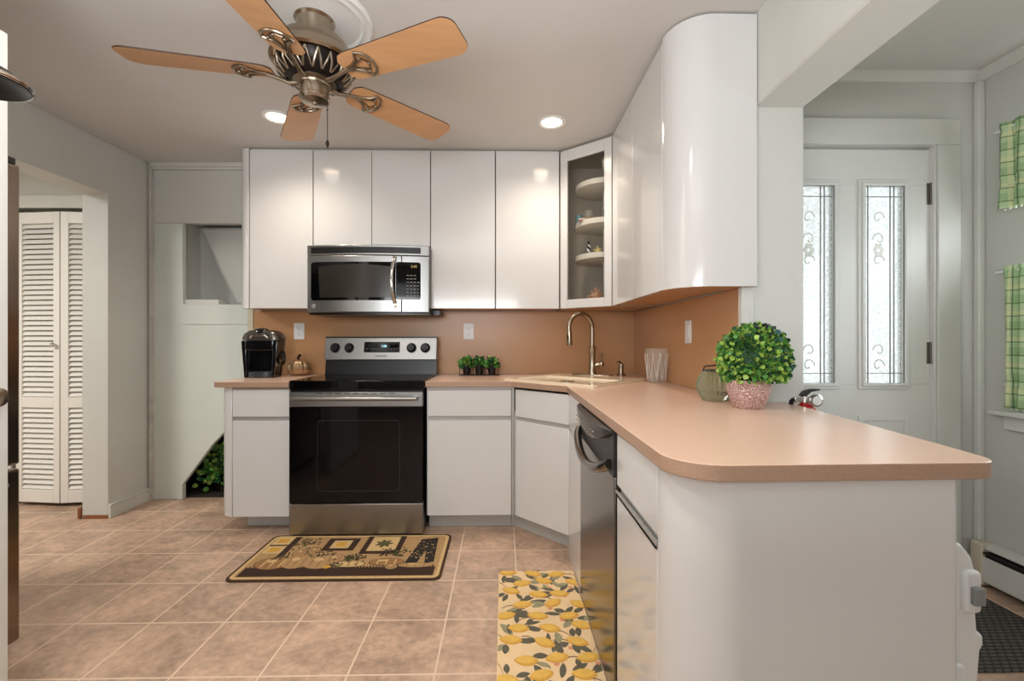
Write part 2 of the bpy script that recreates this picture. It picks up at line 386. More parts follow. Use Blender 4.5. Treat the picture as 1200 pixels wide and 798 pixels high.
# ------------------------------------------------------------------ doors
def front_door():
    x0, x1 = 1.235, 1.985; y0, y1 = YD + .012, YD + .052; z1 = 2.035
    l1 = (1.335, 1.535); l2 = (1.665, 1.865); gz = (.945, 1.87)
    b = newbm()
    xs = [x0, l1[0], l1[1], l2[0], l2[1], x1]
    box(b, x0, x1, y0, y1, FZ + .012, gz[0]); box(b, x0, x1, y0, y1, gz[1], z1)
    for a, c in ((xs[0], xs[1]), (xs[2], xs[3]), (xs[4], xs[5])): box(b, a, c, y0, y1, gz[0], gz[1])
    d = struct('door_1', b, M_door, bev=.002); d['label'] = 'white front door with two tall leaded glass lites'
    Mlead = mat('lead_came', (150, 150, 146), .4)
    Mfrost = bpy.data.materials.new('frosted_glass'); Mfrost.use_nodes = True; nt = Mfrost.node_tree
    for n in list(nt.nodes):
        if n.type != 'OUTPUT_MATERIAL': nt.nodes.remove(n)
    out = nt.nodes['Material Output']; tl = nt.nodes.new('ShaderNodeBsdfTranslucent'); tl.inputs[0].default_value = (.9, .93, .93, 1)
    tp = nt.nodes.new('ShaderNodeBsdfTransparent'); tp.inputs[0].default_value = (.92, .95, .95, 1)
    gl = nt.nodes.new('ShaderNodeBsdfGlossy'); gl.inputs['Roughness'].default_value = .15
    mx = nt.nodes.new('ShaderNodeMixShader'); tc = nt.nodes.new('ShaderNodeTexCoord'); ns = nt.nodes.new('ShaderNodeTexNoise'); ns.inputs['Scale'].default_value = 70
    nt.links.new(tc.outputs['Object'], ns.inputs[0]); rp = nt.nodes.new('ShaderNodeMapRange'); rp.inputs[1].default_value = .4; rp.inputs[2].default_value = .6
    rp.inputs[3].default_value = .35; rp.inputs[4].default_value = .75
    nt.links.new(ns.outputs[0], rp.inputs[0]); nt.links.new(rp.outputs[0], mx.inputs[0]); nt.links.new(tp.outputs[0], mx.inputs[1]); nt.links.new(tl.outputs[0], mx.inputs[2])
    m2 = nt.nodes.new('ShaderNodeMixShader'); m2.inputs[0].default_value = .06
    nt.links.new(mx.outputs[0], m2.inputs[1]); nt.links.new(gl.outputs[0], m2.inputs[2]); nt.links.new(m2.outputs[0], out.inputs[0])
    Mscroll = mat('clear_scroll_glass', (236, 238, 232), .3)
    for (a, c) in (l1, l2):
        b = newbm(); w = .026
        for k, (o, dep) in enumerate(((.022, .008), (.008, .016))):
            O = [(a - o, gz[0] - o), (c + o, gz[0] - o), (c + o, gz[1] + o), (a - o, gz[1] + o)]
            I = [(a + .006, gz[0] + .006), (c - .006, gz[0] + .006), (c - .006, gz[1] - .006), (a + .006, gz[1] - .006)]
            ring_prism(b, O, I, y0 - dep, y0 + .001, 'y')
        part('lite_frame', b, M_door, d, bev=.002)
        b = newbm(); box(b, a, c, y0 + .018, y0 + .024, gz[0], gz[1]); g = part('glass_pane', b, Mfrost, d, label='textured glass pane')
        b = newbm()
        for xx in (a + .038, c - .038, c - .056): box(b, xx - .0018, xx + .0018, y0 + .012, y0 + .017, gz[0], gz[1])
        for zz in (gz[0] + .05, gz[1] - .05): box(b, a, c, y0 + .012, y0 + .017, zz - .0018, zz + .0018)
        part('lead_came', b, Mlead, d)
        b = newbm(); mx_ = (a + c) / 2 - .01
        for cz, sg in ((1.72, 1), (1.62, -1), (1.52, 1), (1.10, -1), (1.03, 1)):
            pts = []
            for i in range(22):
                t = i / 21 * 3.6 * PI / 2; r = .030 * (1 - i / 26)
                pts.append((mx_ + sg * (.010 + r * math.cos(t) - .012), y0 + .0155, cz + r * math.sin(t) * 1.2))
            tube(b, pts, .0028, 6)
        for k in range(6):
            an = k * PI / 3; ball(b, (mx_ + .016 * math.cos(an), y0 + .0155, 1.57 + .022 * math.sin(an)), .013, (.8, .12, 1.1), seg=8, rings=6)
        part('scroll_ornament', b, Mscroll, d)
        # moulded lower panel
        b = newbm(); ring_prism(b, [(a - .02, .16), (c + .02, .16), (c + .02, .80), (a - .02, .80)], [(a + .005, .185), (c - .005, .185), (c - .005, .775), (a + .005, .775)], y0 - .006, y0 + .002, 'y')
        part('panel_moulding', b, M_door, d, bev=.003)
    Mh = mat('hinge_metal', (120, 112, 100), .45, metal=.8)
    for zc in (1.83, 1.09):
        b = newbm(); box(b, x1 - .016, x1 + .002, y0 - .003, y0 + .001, zc - .05, zc + .05); box(b, x1 + .002, x1 + .016, y0 - .014, y0 - .010, zc - .05, zc + .05)
        cyl(b, (x1 + .003, y0 - .008, zc - .052), .0055, .104, 10); part('hinge', b, Mh, d, bev=.001)
front_door()

def louver_door(name, ax, ay, bx, by, knob):
    # a bifold leaf from (ax,ay) to (bx,by)
    L = math.hypot(bx - ax, by - ay); ang = math.atan2(by - ay, bx - ax)
    T = Matrix.Translation((ax, ay, 0)) @ Matrix.Rotation(ang, 4, 'Z')
    z0, z1 = .068, 2.005; st = .045
    b = newbm(); box(b, 0, st, -.015, .015, z0, z1); box(b, L - st, L, -.015, .015, z0, z1)
    for a, c in ((z0, z0 + .085), (.70, .77), (z1 - .075, z1)): box(b, st, L - st, -.015, .015, a, c)
    bmesh.ops.transform(b, matrix=T, verts=b.verts)
    d = struct(name, b, M_louver, bev=.002); d['label'] = 'white louvered bifold closet leaf in the hall'
    b = newbm()
    for a, c in ((z0 + .085, .70), (.77, z1 - .075)):
        n = int((c - a) / .034)
        for i in range(n):
            z = a + (i + .5) * (c - a) / n
            vs = box(b, st, L - st, -.017, .017, -.003, .003)
            bmesh.ops.transform(b, matrix=Matrix.Translation((0, 0, z)) @ Matrix.Rotation(R(52), 4, 'X'), verts=vs)
    bmesh.ops.transform(b, matrix=T, verts=b.verts)
    part('louvers', b, M_louver, d, smooth=0)
    if knob:
        b = newbm(); lathe(b, [(0, 0), (.006, 0), (.006, .012), (.014, .018), (.016, .026), (.010, .034), (0, .035)], (0, 0, 0), 16, 0, RX)
        bmesh.ops.transform(b, matrix=T @ Matrix.Translation((L - .02, -.015, 1.12)), verts=b.verts); part('knob', b, M_chrome, d)
louver_door('door_2', -3.27, 3.13, -2.945, 3.09, True)
louver_door('door_3', -2.94, 3.09, -2.63, 3.13, False)

# open white door close on the left
b = newbm(); box(b, -1.474, -1.434, .62, 1.345, FZ + .01, 2.035); d4 = struct('door_4', b, M_door, bev=.002); d4['label'] = 'white door standing open at the left edge'
for px_, M_ in ((-1.434, RYp),):
    b = newbm(); lathe(b, [(0, 0), (.028, 0), (.028, .005), (.010, .010), (.010, .022), (.022, .030), (.026, .040), (.020, .042), (0, .045)], (px_, 1.285, .99), 24, 0, M_)
    part('knob', b, M_nickel, d4)
b = newbm(); box(b, -1.50, -1.452, .3, 1.30, 2.05, CZ); struct('trim_11', b, M_trim)

# ------------------------------------------------------------------ backsplash
b = newbm(); box(b, -1.735, XR - .001, YB - .0065, YB - .0008, .915, 1.352); tag(obj('backsplash', b, M_splash), 'tan laminate backsplash along the back wall behind the range', 'backsplash')
b = newbm(); box(b, XR - .0065, XR - .0008, YE + .021, YB - .008, .915, 1.350); tag(obj('backsplash', b, M_splash), 'tan laminate backsplash on the short right-hand wall with the switch', 'backsplash')
b = newbm(); box(b, XR - .02, XR + .0, YE - .008, YE + .02, .915, 1.353); box(b, XR, .952, YE - .008, YE, .915, 1.353); struct('trim_12', b, M_trim, bev=.002)
b = newbm(); box(b, -1.775, -1.735, YB - .012, YB, .915, 1.36); struct('trim_13', b, mat('cream_edge_trim', (206, 198, 172), .4), bev=.002)

# ------------------------------------------------------------------ base cabinets
ZC = .914; ZU = .882      # counter top and underside
FY = 2.62                  # door plane of the back run
D0, D1 = .142, .690        # door
W0, W1 = .712, .868        # drawer
TK = .142

def front_y(par, x0, x1, y, z0, z1, name, bev=.003):
    b = newbm(); box(b, x0, x1, y, y + .018, z0, z1); return part(name, b, M_cab, par, bev=bev)
def grip_y(par, x0, x1, y, z0, z1):
    b = newbm(); box(b, x0, x1, y + .010, y + .022, z0, z1); box(b, x0, x1, y + .002, y + .012, z0, z0 + .006); return part('grip_strip', b, M_grip, par)

c = thing('base_cabinet', 'white base cabinet with rounded end left of the range', 'cabinet', (-1.42, 2.9, FZ), 'white gloss base cabinets')
b = newbm(); box(b, -1.545, -1.222, FY + .018, 3.19, TK, .882); part('body', b, M_cabin, c)
b = newbm(); r = .08
pts = arc(-1.545, FY + r, r, 180, 270, 10); pts = [(p[0], p[1]) for p in pts] + [(-1.545, 3.19), (-1.545 - r, 3.19)]
extr(b, pts, TK, .882); part('curved_end_panel', b, M_cab, c, bev=.004)
front_y(c, -1.542, -1.222, FY, D0, D1, 'door'); front_y(c, -1.542, -1.222, FY, W0, W1, 'drawer'); grip_y(c, -1.542, -1.222, FY, D1, W0)
b = newbm(); box(b, -1.53, -1.222, 2.75, 3.1, FZ, TK); part('toe_kick', b, M_toe, c, bev=.004)

c = thing('base_cabinet', 'white base cabinet between the range and the corner sink unit', 'cabinet', (-.19, 2.9, FZ), 'white gloss base cabinets')
b = newbm(); box(b, -.442, .045, FY + .018, 3.19, TK, .882, 0); part('body', b, M_cab, c)
front_y(c, -.435, .045, FY, D0, D1, 'door'); front_y(c, -.435, .045, FY, W0, W1 - .006, 'drawer'); grip_y(c, -.435, .045, FY, D1, W0); 
b = newbm(); box(b, -.43, .045, FY + .004, FY + .02, .864, .881, 0); part('filler_strip', b, M_grip, c)
b = newbm(); box(b, -.442, .045, 2.72, 2.9, FZ, TK); part('toe_kick', b, M_toe, c)

# corner sink base
A = Vector((.062, FY)); Bp = Vector((.338, 2.335))
def seg_box(bm, A, B, off0, off1, z0, z1, s0=0, s1=1, mi=0):
    d = (B - A); n = Vector((-d.y, d.x)).normalized()   # points into the corner
    p0 = A + d * s0; p1 = A + d * s1
    q = [p0 + n * off0, p1 + n * off0, p1 + n * off1, p0 + n * off1]
    return extr(bm, [(v.x, v.y) for v in q], z0, z1, 'z', mi)
c = thing('base_cabinet', 'white diagonal corner base cabinet under the sink', 'cabinet', (.5, 2.8, FZ), 'white gloss base cabinets')
b = newbm(); extr(b, [(.056, FY + .025), (.345, 2.36), (.355, 2.05), (.86, 2.05), (.86, 3.19), (.056, 3.19)], TK, .74); part('body', b, M_cab, c)
for nm, z0, z1 in (('door', D0, D1), ('drawer', W0, W1)):
    b = newbm(); seg_box(b, A, Bp, 0, .018, z0, z1, .02, .995); part(nm, b, M_cab, c, bev=.003)
b = newbm(); seg_box(b, A, Bp, .010, .022, D1, W0, .02, .995); part('grip_strip', b, M_grip, c)
b = newbm(); box(b, .338, .352, 1.985, 2.335, FZ, .882); part('filler_panel', b, M_cab, c, bev=.002)
b = newbm(); box(b, .334, .342, 1.99, 2.33, D1, D1 + .012); part('edge_strip', b, M_grip, c)
b = newbm(); extr(b, [(.047, 2.72), (.068, 2.72), (.352, 2.44), (.352, 2.33), (.45, 2.33), (.45, 2.9), (.047, 2.9)], FZ, TK); part('toe_kick', b, M_toe, c)
b = newbm(); extr(b, [(.047, FY + .004), (.062, FY + .004), (.066, FY + .03), (.047, FY + .03)], TK, .882); part('corner_strip', b, M_grip, c)

# near drawer cabinet of the peninsula
PX = .338
c = thing('base_cabinet', 'white peninsula cabinet with drawer and door, nearest the camera', 'cabinet', (.6, 1.17, FZ), 'white gloss base cabinets')
b = newbm(); box(b, PX + .02, .86, .99, 1.352, FZ, .882); part('body', b, M_cabin, c)
for nm, z0, z1 in (('door', .06, .690), ('drawer', .718, .872)):
    b = newbm(); box(b, PX, PX + .018, .994, 1.348, z0, z1); part(nm, b, M_cab, c, bev=.003)
b = newbm(); box(b, PX + .012, PX + .022, .994, 1.348, .690, .718); box(b, PX - .004, PX + .01, .994, 1.348, .690, .697); box(b, PX - .004, PX - .001, .994, 1.348, .690, .704)
part('grip_strip', b, M_grip, c)

# curved white end of the peninsula
b = newbm(); r = .125; y0 = .865
out = [(PX + .006, .99)] + arc(PX + r, y0 + r, r, 180, 270, 14) + [(.872, y0)] + arc(.872, y0 + .012, .012, 270, 360, 4) + [(.884, 1.715), (.866, 1.715), (.866, .885)] + [(PX + r, .885)] + arc(PX + r, y0 + r, r - .02, 270, 180, 14)[0:]
extr(b, out, FZ, .882)
tag(obj('peninsula_panel', b, M_cab), 'large white curved end panel closing off the peninsula', 'panel')

# ------------------------------------------------------------------ countertops
def slab(name, pts, label):
    b = newbm(); vs = extr(b, pts, ZU, ZC)
    for f in b.faces:
        f.material_index = 0 if abs(f.normal.z) > .5 or False else 1
    bmesh.ops.recalc_face_normals(b, faces=b.faces)
    for f in b.faces: f.normal_update(); f.material_index = 0 if abs(f.normal.z) > .7 else 1
    return tag(obj(name, b, [M_counter, M_edge], bev=.002), label, 'countertop')
slab('countertop', arc(-1.605, 2.64, .045, 180, 270, 8) + [(-1.214, 2.595), (-1.214, YB - .008), (-1.65, YB - .008)], 'short tan countertop left of the range, under the coffee maker')
R1 = .10
pts = [(-.446, YB - .008), (-.446, 2.60), (.045, 2.60), (.324, 2.323)]
pts += arc(.324 + R1, .845 + R1, R1, 180, 270, 10) + arc(.915, .855 + .055, .055, 270, 350, 6) + [(.985, 1.0), (1.045, 1.45), (1.075, YE - .004), (XR - .008, YE - .004), (XR - .008, YB - .008)]
ct = slab('countertop', pts, 'long tan L-shaped countertop running to the rounded peninsula')

# ------------------------------------------------------------------ upper cabinets
UY = 2.93; UZ0 = 1.353; UZ1 = 2.362
def upper(x0, x1, z0, label, splits, body_x0=None, bev=.002):
    c = thing('wall_cabinet', label, 'cabinet', ((x0 + x1) / 2, 3.05, z0), 'white gloss wall cabinets')
    b = newbm(); box(b, x0 + .001, x1 - .001, UY + .019, YB - .008, z0 + .004, CZ - .004)
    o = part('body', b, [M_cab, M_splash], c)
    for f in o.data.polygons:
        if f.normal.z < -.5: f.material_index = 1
    e = [x0] + splits + [x1]
    for a, d in zip(e, e[1:]):
        b = newbm(); box(b, a + .0018, d - .0018, UY, UY + .018, z0, UZ1); part('door', b, M_cab, c, bev=bev)
    return c
c = upper(-1.618, -1.217, UZ0, 'white wall cabinet with rounded end, leftmost above the counter', [])
b = newbm(); r = .075
extr(b, arc(-1.622, UY + r, r, 180, 270, 10) + [(-1.622, YB - .008), (-1.697, YB - .008)], UZ0, CZ - .004); part('curved_end_panel', b, M_cab, c, bev=.002)
upper(-1.215, -.4695, 1.752, 'short white wall cabinet with two doors above the microwave', [-.843])
upper(-.467, -.0535, UZ0, 'tall white wall cabinet directly right of the microwave', [])
upper(-.0505, .361, UZ0, 'tall white wall cabinet beside the glass-fronted corner one', [])

# glass corner cabinet
c = thing('wall_cabinet', 'corner wall cabinet with a white-framed glass door', 'cabinet', (.7, 2.95, UZ0), 'white gloss wall cabinets')
GA = Vector((.365, UY)); GB = Vector((.645, 2.692))
pent = [(.372, 2.95), (.655, 2.71), (.915, 2.71), (.915, 3.19), (.372, 3.19)]
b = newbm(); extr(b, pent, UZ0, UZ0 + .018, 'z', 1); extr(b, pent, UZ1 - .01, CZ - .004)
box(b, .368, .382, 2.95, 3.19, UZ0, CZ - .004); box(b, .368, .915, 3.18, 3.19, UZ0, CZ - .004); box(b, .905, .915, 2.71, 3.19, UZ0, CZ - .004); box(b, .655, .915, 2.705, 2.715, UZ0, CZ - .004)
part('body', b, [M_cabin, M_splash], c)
dL = (GB - GA); dn = dL.normalized(); nn = Vector((-dn.y, dn.x)); LL = dL.length
def dpt(s, off, z): p = GA + dn * s + nn * off; return (p.x, p.y, z)
b = newbm(); fw = .052
for s0, s1, z0, z1 in ((.003, fw, UZ0, UZ1), (LL - fw, LL - .003, UZ0, UZ1), (fw, LL - fw, UZ0, UZ0 + .055), (fw, LL - fw, UZ1 - .07, UZ1)):
    p = [dpt(s0, 0, 0), dpt(s1, 0, 0), dpt(s1, .018, 0), dpt(s0, .018, 0)]; extr(b, [(q[0], q[1]) for q in p], z0, z1)
dr = part('door', b, M_cab, c, bev=.002)
b = newbm(); p = [dpt(fw - .004, .007, 0), dpt(LL - fw + .004, .007, 0), dpt(LL - fw + .004, .011, 0), dpt(fw - .004, .011, 0)]; extr(b, [(q[0], q[1]) for q in p], UZ0 + .05, UZ1 - .06)
part('glass_pane', b, M_cglass, dr, label='tinted glass pane')
SC = (.665, 2.975); SR = .185
SZ = (2.145, 1.90, 1.685)
for z in SZ:
    b = newbm(); lathe(b, [(0, z - .022), (SR, z - .022), (SR + .004, z - .02), (SR + .004, z + .012), (SR - .004, z + .012), (SR - .004, z), (0, z)], (SC[0], SC[1], 0), 40)
    part('shelf', b, mat('shelf_white', (232, 226, 212), .4) if 'shelf_white' not in bpy.data.materials else bpy.data.materials['shelf_white'], c, label='round white revolving shelf')
b = newbm(); cyl(b, (SC[0], SC[1], UZ0 + .018), .012, UZ1 - UZ0 - .03, 12); part('pole', b, M_white, c)

# right run upper cabinets
UX = .646
c = thing('wall_cabinet', 'white wall cabinet with two doors on the right-hand wall', 'cabinet', (.78, 2.27, UZ0), 'white gloss wall cabinets')
b = newbm(); box(b, UX + .019, XR - .008, 1.842, 2.688, UZ0 + .004, CZ - .004)
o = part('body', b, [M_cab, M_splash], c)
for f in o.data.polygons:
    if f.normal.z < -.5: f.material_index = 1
for a, d in ((1.842, 2.27), (2.27, 2.688)):
    b = newbm(); box(b, UX, UX + .018, a + .0018, d - .0018, UZ0, UZ1); part('door', b, M_cab, c, bev=.002)
b = newbm(); r = .150; yF = 1.690
extr(b, arc(UX + r, yF + r, r, 180, 270, 16) + [(.952, yF), (.952, yF + .024), (XR - .008, yF + .024), (XR - .008, yF + r)], UZ0 - .002, CZ - .006)
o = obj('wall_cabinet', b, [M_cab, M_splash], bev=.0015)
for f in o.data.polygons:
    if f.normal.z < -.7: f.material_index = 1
tag(o, 'tall white rounded cabinet end beside the beam and wall end', 'cabinet', 'white gloss wall cabinets')

# ------------------------------------------------------------------ range
def make_range():
    x0, x1 = -1.206, -.452; y0 = 2.575; cx = (x0 + x1) / 2
    c = thing('electric_range', 'stainless and black glass electric range between the base cabinets', 'range', (cx, 2.9, FZ))
    b = newbm(); box(b, x0 + .004, x1 - .004, y0 + .05, 3.15, .06, .895); part('body', b, M_blackp, c)
    b = newbm(); extr(b, rrect(x0 - .001, x1 + .001, y0 + .005, 3.12, .012), .868, .922); part('cooktop', b, M_black, c, bev=.004)
    Mr = mat('burner_ring', (46, 46, 48), .25)
    for bx, by, br_ in ((-.19, 2.78, .10), (.19, 2.78, .085), (-.19, 2.98, .075), (.19, 2.98, .10)):
        b = newbm(); lathe(b, [(br_, .9221), (br_ + .004, .9221), (br_ + .004, .9225), (br_, .9225)], (cx + bx, by, 0), 40, closed=True); part('burner_ring', b, Mr, c)
    b = newbm(); box(b, x0 + .006, x1 - .006, y0 + .02, y0 + .05, .857, .869); part('vent_slot', b, M_blackp, c)
    # oven door
    b = newbm(); extr(b, rrect(x0 + .004, x1 - .004, .235, .775, .006), y0, y0 + .045, 'y'); d = part('oven_door', b, M_black, c, bev=.003, label='black glass oven door')
    b = newbm(); box(b, x0 + .004, x1 - .004, y0 - .002, y0 + .045, .776, .857); part('top_trim', b, M_steel, d, bev=.003)
    b = newbm(); O = rrect(x0 + .16, x1 - .13, .30, .70, .02); I = rrect(x0 + .164, x1 - .134, .304, .696, .018); ring_prism(b, O, I, y0 - .0006, y0 + .001, 'y'); part('window_outline', b, mat('faint_window_line', (34, 33, 34), .2), d)
    b = newbm(); hz = .826; tube(b, [(x0 + .03, y0 - .042, hz), (x0 + .2, y0 - .046, hz), (x1 - .2, y0 - .046, hz), (x1 - .03, y0 - .042, hz)], .011, 14)
    for hx in (x0 + .045, x1 - .045): box(b, hx - .014, hx + .014, y0 - .040, y0 - .001, hz - .009, hz + .009)
    part('handle', b, M_steel, d, bev=.002)
    b = newbm()
    for i in range(9): box(b, x0 + .16 + i * .05, x0 + .195 + i * .05, y0 - .0026, y0 - .0018, .848, .852)
    part('vent_slots', b, M_blackp, d)
    b = newbm(); box(b, x0 + .004, x1 - .004, y0 + .003, y0 + .05, .058, .228); part('drawer', b, M_steel, c, bev=.003, label='stainless storage drawer')
    for lx in (x0 + .04, x1 - .04):
        for ly in (y0 + .10, 3.08):
            b = newbm(); cyl(b, (lx, ly, FZ), .016, .022, 12); part('foot', b, M_blackp, c)
    # back guard
    b = newbm(); extr(b, [(3.075, .922), (3.135, .922), (3.135, 1.03), (3.09, 1.03)], x0 + .01, x1 + .0, 'x'); part('back_riser', b, M_blackp, c)
    prof = [(3.068, 1.018), (3.145, 1.018), (3.145, 1.168), (3.098, 1.168)]
    b = newbm(); extr(b, prof, x0 + .004, x1 + .002, 'x'); bg = part('control_panel', b, M_steel, c, bev=.004, label='stainless control panel')
    def fy(z): return 3.068 + (z - 1.018) / .15 * .03
    tilt = Matrix.Rotation(R(90 - 11.3), 3, 'X')
    b = newbm(); zc = 1.093; 
    vs = box(b, x0 + .006, x1, 3.096, 3.146, 1.166, 1.174); part('top_cap', b, M_blackp, bg)
    b = newbm(); vs = box(b, cx - .110, cx + .130, -.0015, .004, -.036, .036); bmesh.ops.transform(b, matrix=Matrix.Translation((0, fy(1.103), 1.103)) @ Matrix.Rotation(R(-11.3), 4, 'X'), verts=vs); part('display', b, M_black, bg)
    Mclk = mat('clock_glow', (190, 235, 250), .4, emit=(170, 228, 250), estr=1.5)
    rt = Matrix.Rotation(R(90 - 11.3), 3, 'X')
    text('clock_digits', '1:06', .022, Vector((cx + .024, fy(1.108) - .003, 1.110)), rt, Mclk, bg)
    Mtx = mat('dim_legend', (120, 116, 112), .5)
    b = newbm()
    for i in range(4):
        for j in range(2): box(b, cx - .096 + i * .022, cx - .082 + i * .022, fy(1.092 + j * .026) - .0030, fy(1.092 + j * .026) - .0018, 1.090 + j * .026, 1.0925 + j * .026)
    for i in range(3):
        for j in range(2): box(b, cx + .066 + i * .02, cx + .078 + i * .02, fy(1.092 + j * .026) - .0030, fy(1.092 + j * .026) - .0018, 1.090 + j * .026, 1.0925 + j * .026)
    for x_ in (-.098, .064): box(b, cx + x_, cx + x_ + (.082 if x_ < 0 else .056), fy(1.10) - .0016, fy(1.10) + .002, 1.086, 1.122, 1)
    part('legend_marks', b, [Mtx, M_black], bg)
    text('brand_lettering', 'SAMSUNG', .017, Vector((cx + .006, fy(1.043) - .0012, 1.043)), rt, mat('dark_lettering', (50, 48, 46), .5), bg)
    for kx in (-.305, -.212, .205, .298):
        b = newbm(); lathe(b, [(0, 0), (.033, 0), (.033, .004), (.027, .006), (.025, .026), (.022, .030), (0, .030)], (0, 0, 0), 28); box(b, -.005, .005, -.026, .026, .028, .036)
        bmesh.ops.transform(b, matrix=Matrix.Translation((cx + kx + .004, fy(1.098) - .001, 1.098)) @ Matrix.Rotation(R(90 - 11.3), 4, 'X'), verts=b.verts)
        part('knob', b, M_blackp, bg, bev=.001)
make_range()

# ------------------------------------------------------------------ microwave
def make_microwave():
    x0, x1 = -1.212, -.462; yf = 2.835; z0, z1 = 1.322, 1.735; cx = (x0 + x1) / 2
    c = thing('microwave_oven', 'stainless over-the-range microwave under the short cabinet', 'microwave', (cx, 3.0, z0))
    def curve(off=0, n=14, a=x0, d=x1):
        L = []
        for i in range(n + 1):
            x = a + (d - a) * i / n; u = (x - cx) / ((x1 - x0) / 2); L.append((x, yf - .038 * (1 - u * u) + off))
        return L
    b = newbm(); extr(b, curve(.02) + [(x1, 3.19), (x0, 3.19)], z0 - .004, z0 + .02); extr(b, curve(.02) + [(x1, 3.19), (x0, 3.19)], z0 + .02, z1); part('body', b, M_dgrey, c)
    b = newbm(); extr(b, curve() + curve(.02)[::-1], z1 - .063, z1); part('top_grille_frame', b, M_steel, c, bev=.003)
    b = newbm(); extr(b, curve(-.001, a=x0 + .025, d=x1 - .05) + curve(.004, a=x0 + .025, d=x1 - .05)[::-1], z1 - .052, z1 - .014)
    part('vent_grille', b, M_blackp, c)
    b = newbm()
    for i in range(3): extr(b, curve(-.003, a=x0 + .028, d=x1 - .053) + curve(.0, a=x0 + .028, d=x1 - .053)[::-1], z1 - .046 + i * .011, z1 - .0435 + i * .011)
    part('vent_slats', b, M_dgrey, c)
    xs = cx + .21
    b = newbm(); extr(b, curve(a=x0, d=xs) + curve(.02, a=x0, d=xs)[::-1], z0, z1 - .066); d = part('door', b, M_steel, c, bev=.003)
    b = newbm(); extr(b, curve(a=xs + .002, d=x1) + curve(.02, a=xs + .002, d=x1)[::-1], z0, z1 - .066); cp = part('control_panel', b, M_steel, c, bev=.003)
    # window outlines wrapped on the curve
    def wrap(bm, outline, off, th):
        def P(x, z, o): u = (x - cx) / ((x1 - x0) / 2); return (x, yf - .038 * (1 - u * u) + o, z)
        n = len(outline)
        # split by columns so the patch follows the curve
        xmin = min(p[0] for p in outline); xmax = max(p[0] for p in outline); K = 24
        def span(x):
            zs = []
            for i in range(n):
                (xa, za), (xb, zb) = outline[i], outline[(i + 1) % n]
                if min(xa, xb) - 1e-9 <= x <= max(xa, xb) + 1e-9 and abs(xa - xb) > 1e-9:
                    t = (x - xa) / (xb - xa); zs.append(za + t * (zb - za))
            return min(zs), max(zs)
        cols = []
        for k in range(K + 1):
            x = xmin + (xmax - xmin) * (.5 - .5 * math.cos(PI * k / K)); x = min(max(x, xmin + 1e-5), xmax - 1e-5)
            lo, hi = span(x); cols.append([bm.verts.new(P(x, lo, off)), bm.verts.new(P(x, hi, off)), bm.verts.new(P(x, hi, off + th)), bm.verts.new(P(x, lo, off + th))])
        for a, e in zip(cols, cols[1:]):
            for i in range(4): bm.faces.new([a[i], e[i], e[(i + 1) % 4], a[(i + 1) % 4]])
        bm.faces.new(cols[0]); bm.faces.new(cols[-1])
    b = newbm(); wrap(b, rrect(x0 + .025, xs - .035, z0 + .072, z1 - .105, .018), -.0012, .003); w = part('window', b, M_black, d)
    top = [(x0 + .075 + (xs - .13 - x0) * i / 12, z1 - .135 + .016 * math.sin(PI * i / 12)) for i in range(13)]
    b = newbm(); wrap(b, [(x0 + .08, z0 + .09)] + [(xs - .06, z0 + .09)] + top[::-1], -.0022, .001)
    part('window_mesh', b, mat('window_mesh_grey', (52, 47, 43), .22, metal=.3), w)
    b = newbm(); wrap(b, rrect(xs - .033, x1 - .05, z0 + .078, z1 - .105, .014), -.0014, .003); kp = part('keypad', b, M_black, cp)
    Mk = mat('keypad_legend', (150, 145, 135), .5)
    u_ = lambda x: yf - .038 * (1 - ((x - cx) / ((x1 - x0) / 2)) ** 2)
    b = newbm()
    for r_ in range(7):
        for q in range(4 if r_ < 5 else 3):
            x = xs + .032 + q * .021; z = z0 + .098 + r_ * .021
            box(b, x, x + (.010 if r_ < 4 else .014), u_(x) - .004, u_(x) - .001, z, z + .0045)
    part('key_legend', b, Mk, kp)
    text('clock_digits', '12:42', .022, Vector((xs + .070, u_(xs + .07) - .003, z1 - .132)), Matrix.Rotation(R(90), 3, 'X'), mat('amber_digits', (190, 165, 110), .5, emit=(200, 170, 100), estr=.35), kp)
    # handle
    b = newbm(); hx = xs - .038; pts = []
    for i in range(13):
        t = i / 12; z = z0 + .058 + t * (z1 - .075 - z0 - .058); pts.append((hx - .012 * math.sin(PI * t), u_(hx) - .008 - .034 * math.sin(PI * t) ** .6, z))
    tube(b, pts, .0115, 12); part('handle', b, M_chrome, d)
    # round emblem
    b = newbm(); ex = x0 + .042; cyl(b, (ex, u_(ex) + .002, z0 + .038), .013, .005, 24, 0, RX); e = part('emblem', b, M_chrome, d)
    text('emblem_lettering', 'GE', .014, Vector((ex, u_(ex) - .0036, z0 + .038)), Matrix.Rotation(R(90), 3, 'X'), M_dgrey, e)
    b = newbm(); ex = xs - .035; lathe(b, [(0, 0), (.010, 0), (.010, .004), (0, .004)], (ex, u_(ex) + .001, z0 + .035), 18, 0, RX); part('badge', b, M_nickeld, d)
    b = newbm(); extr(b, curve(.03) + [(x1 - .02, 3.1), (x0 + .02, 3.1)], z0 - .014, z0 - .004); box(b, x1 - .10, x1 + .045, 2.98, 3.16, z0 - .008, z0 + .02); part('underside', b, M_blackp, c)
make_microwave()

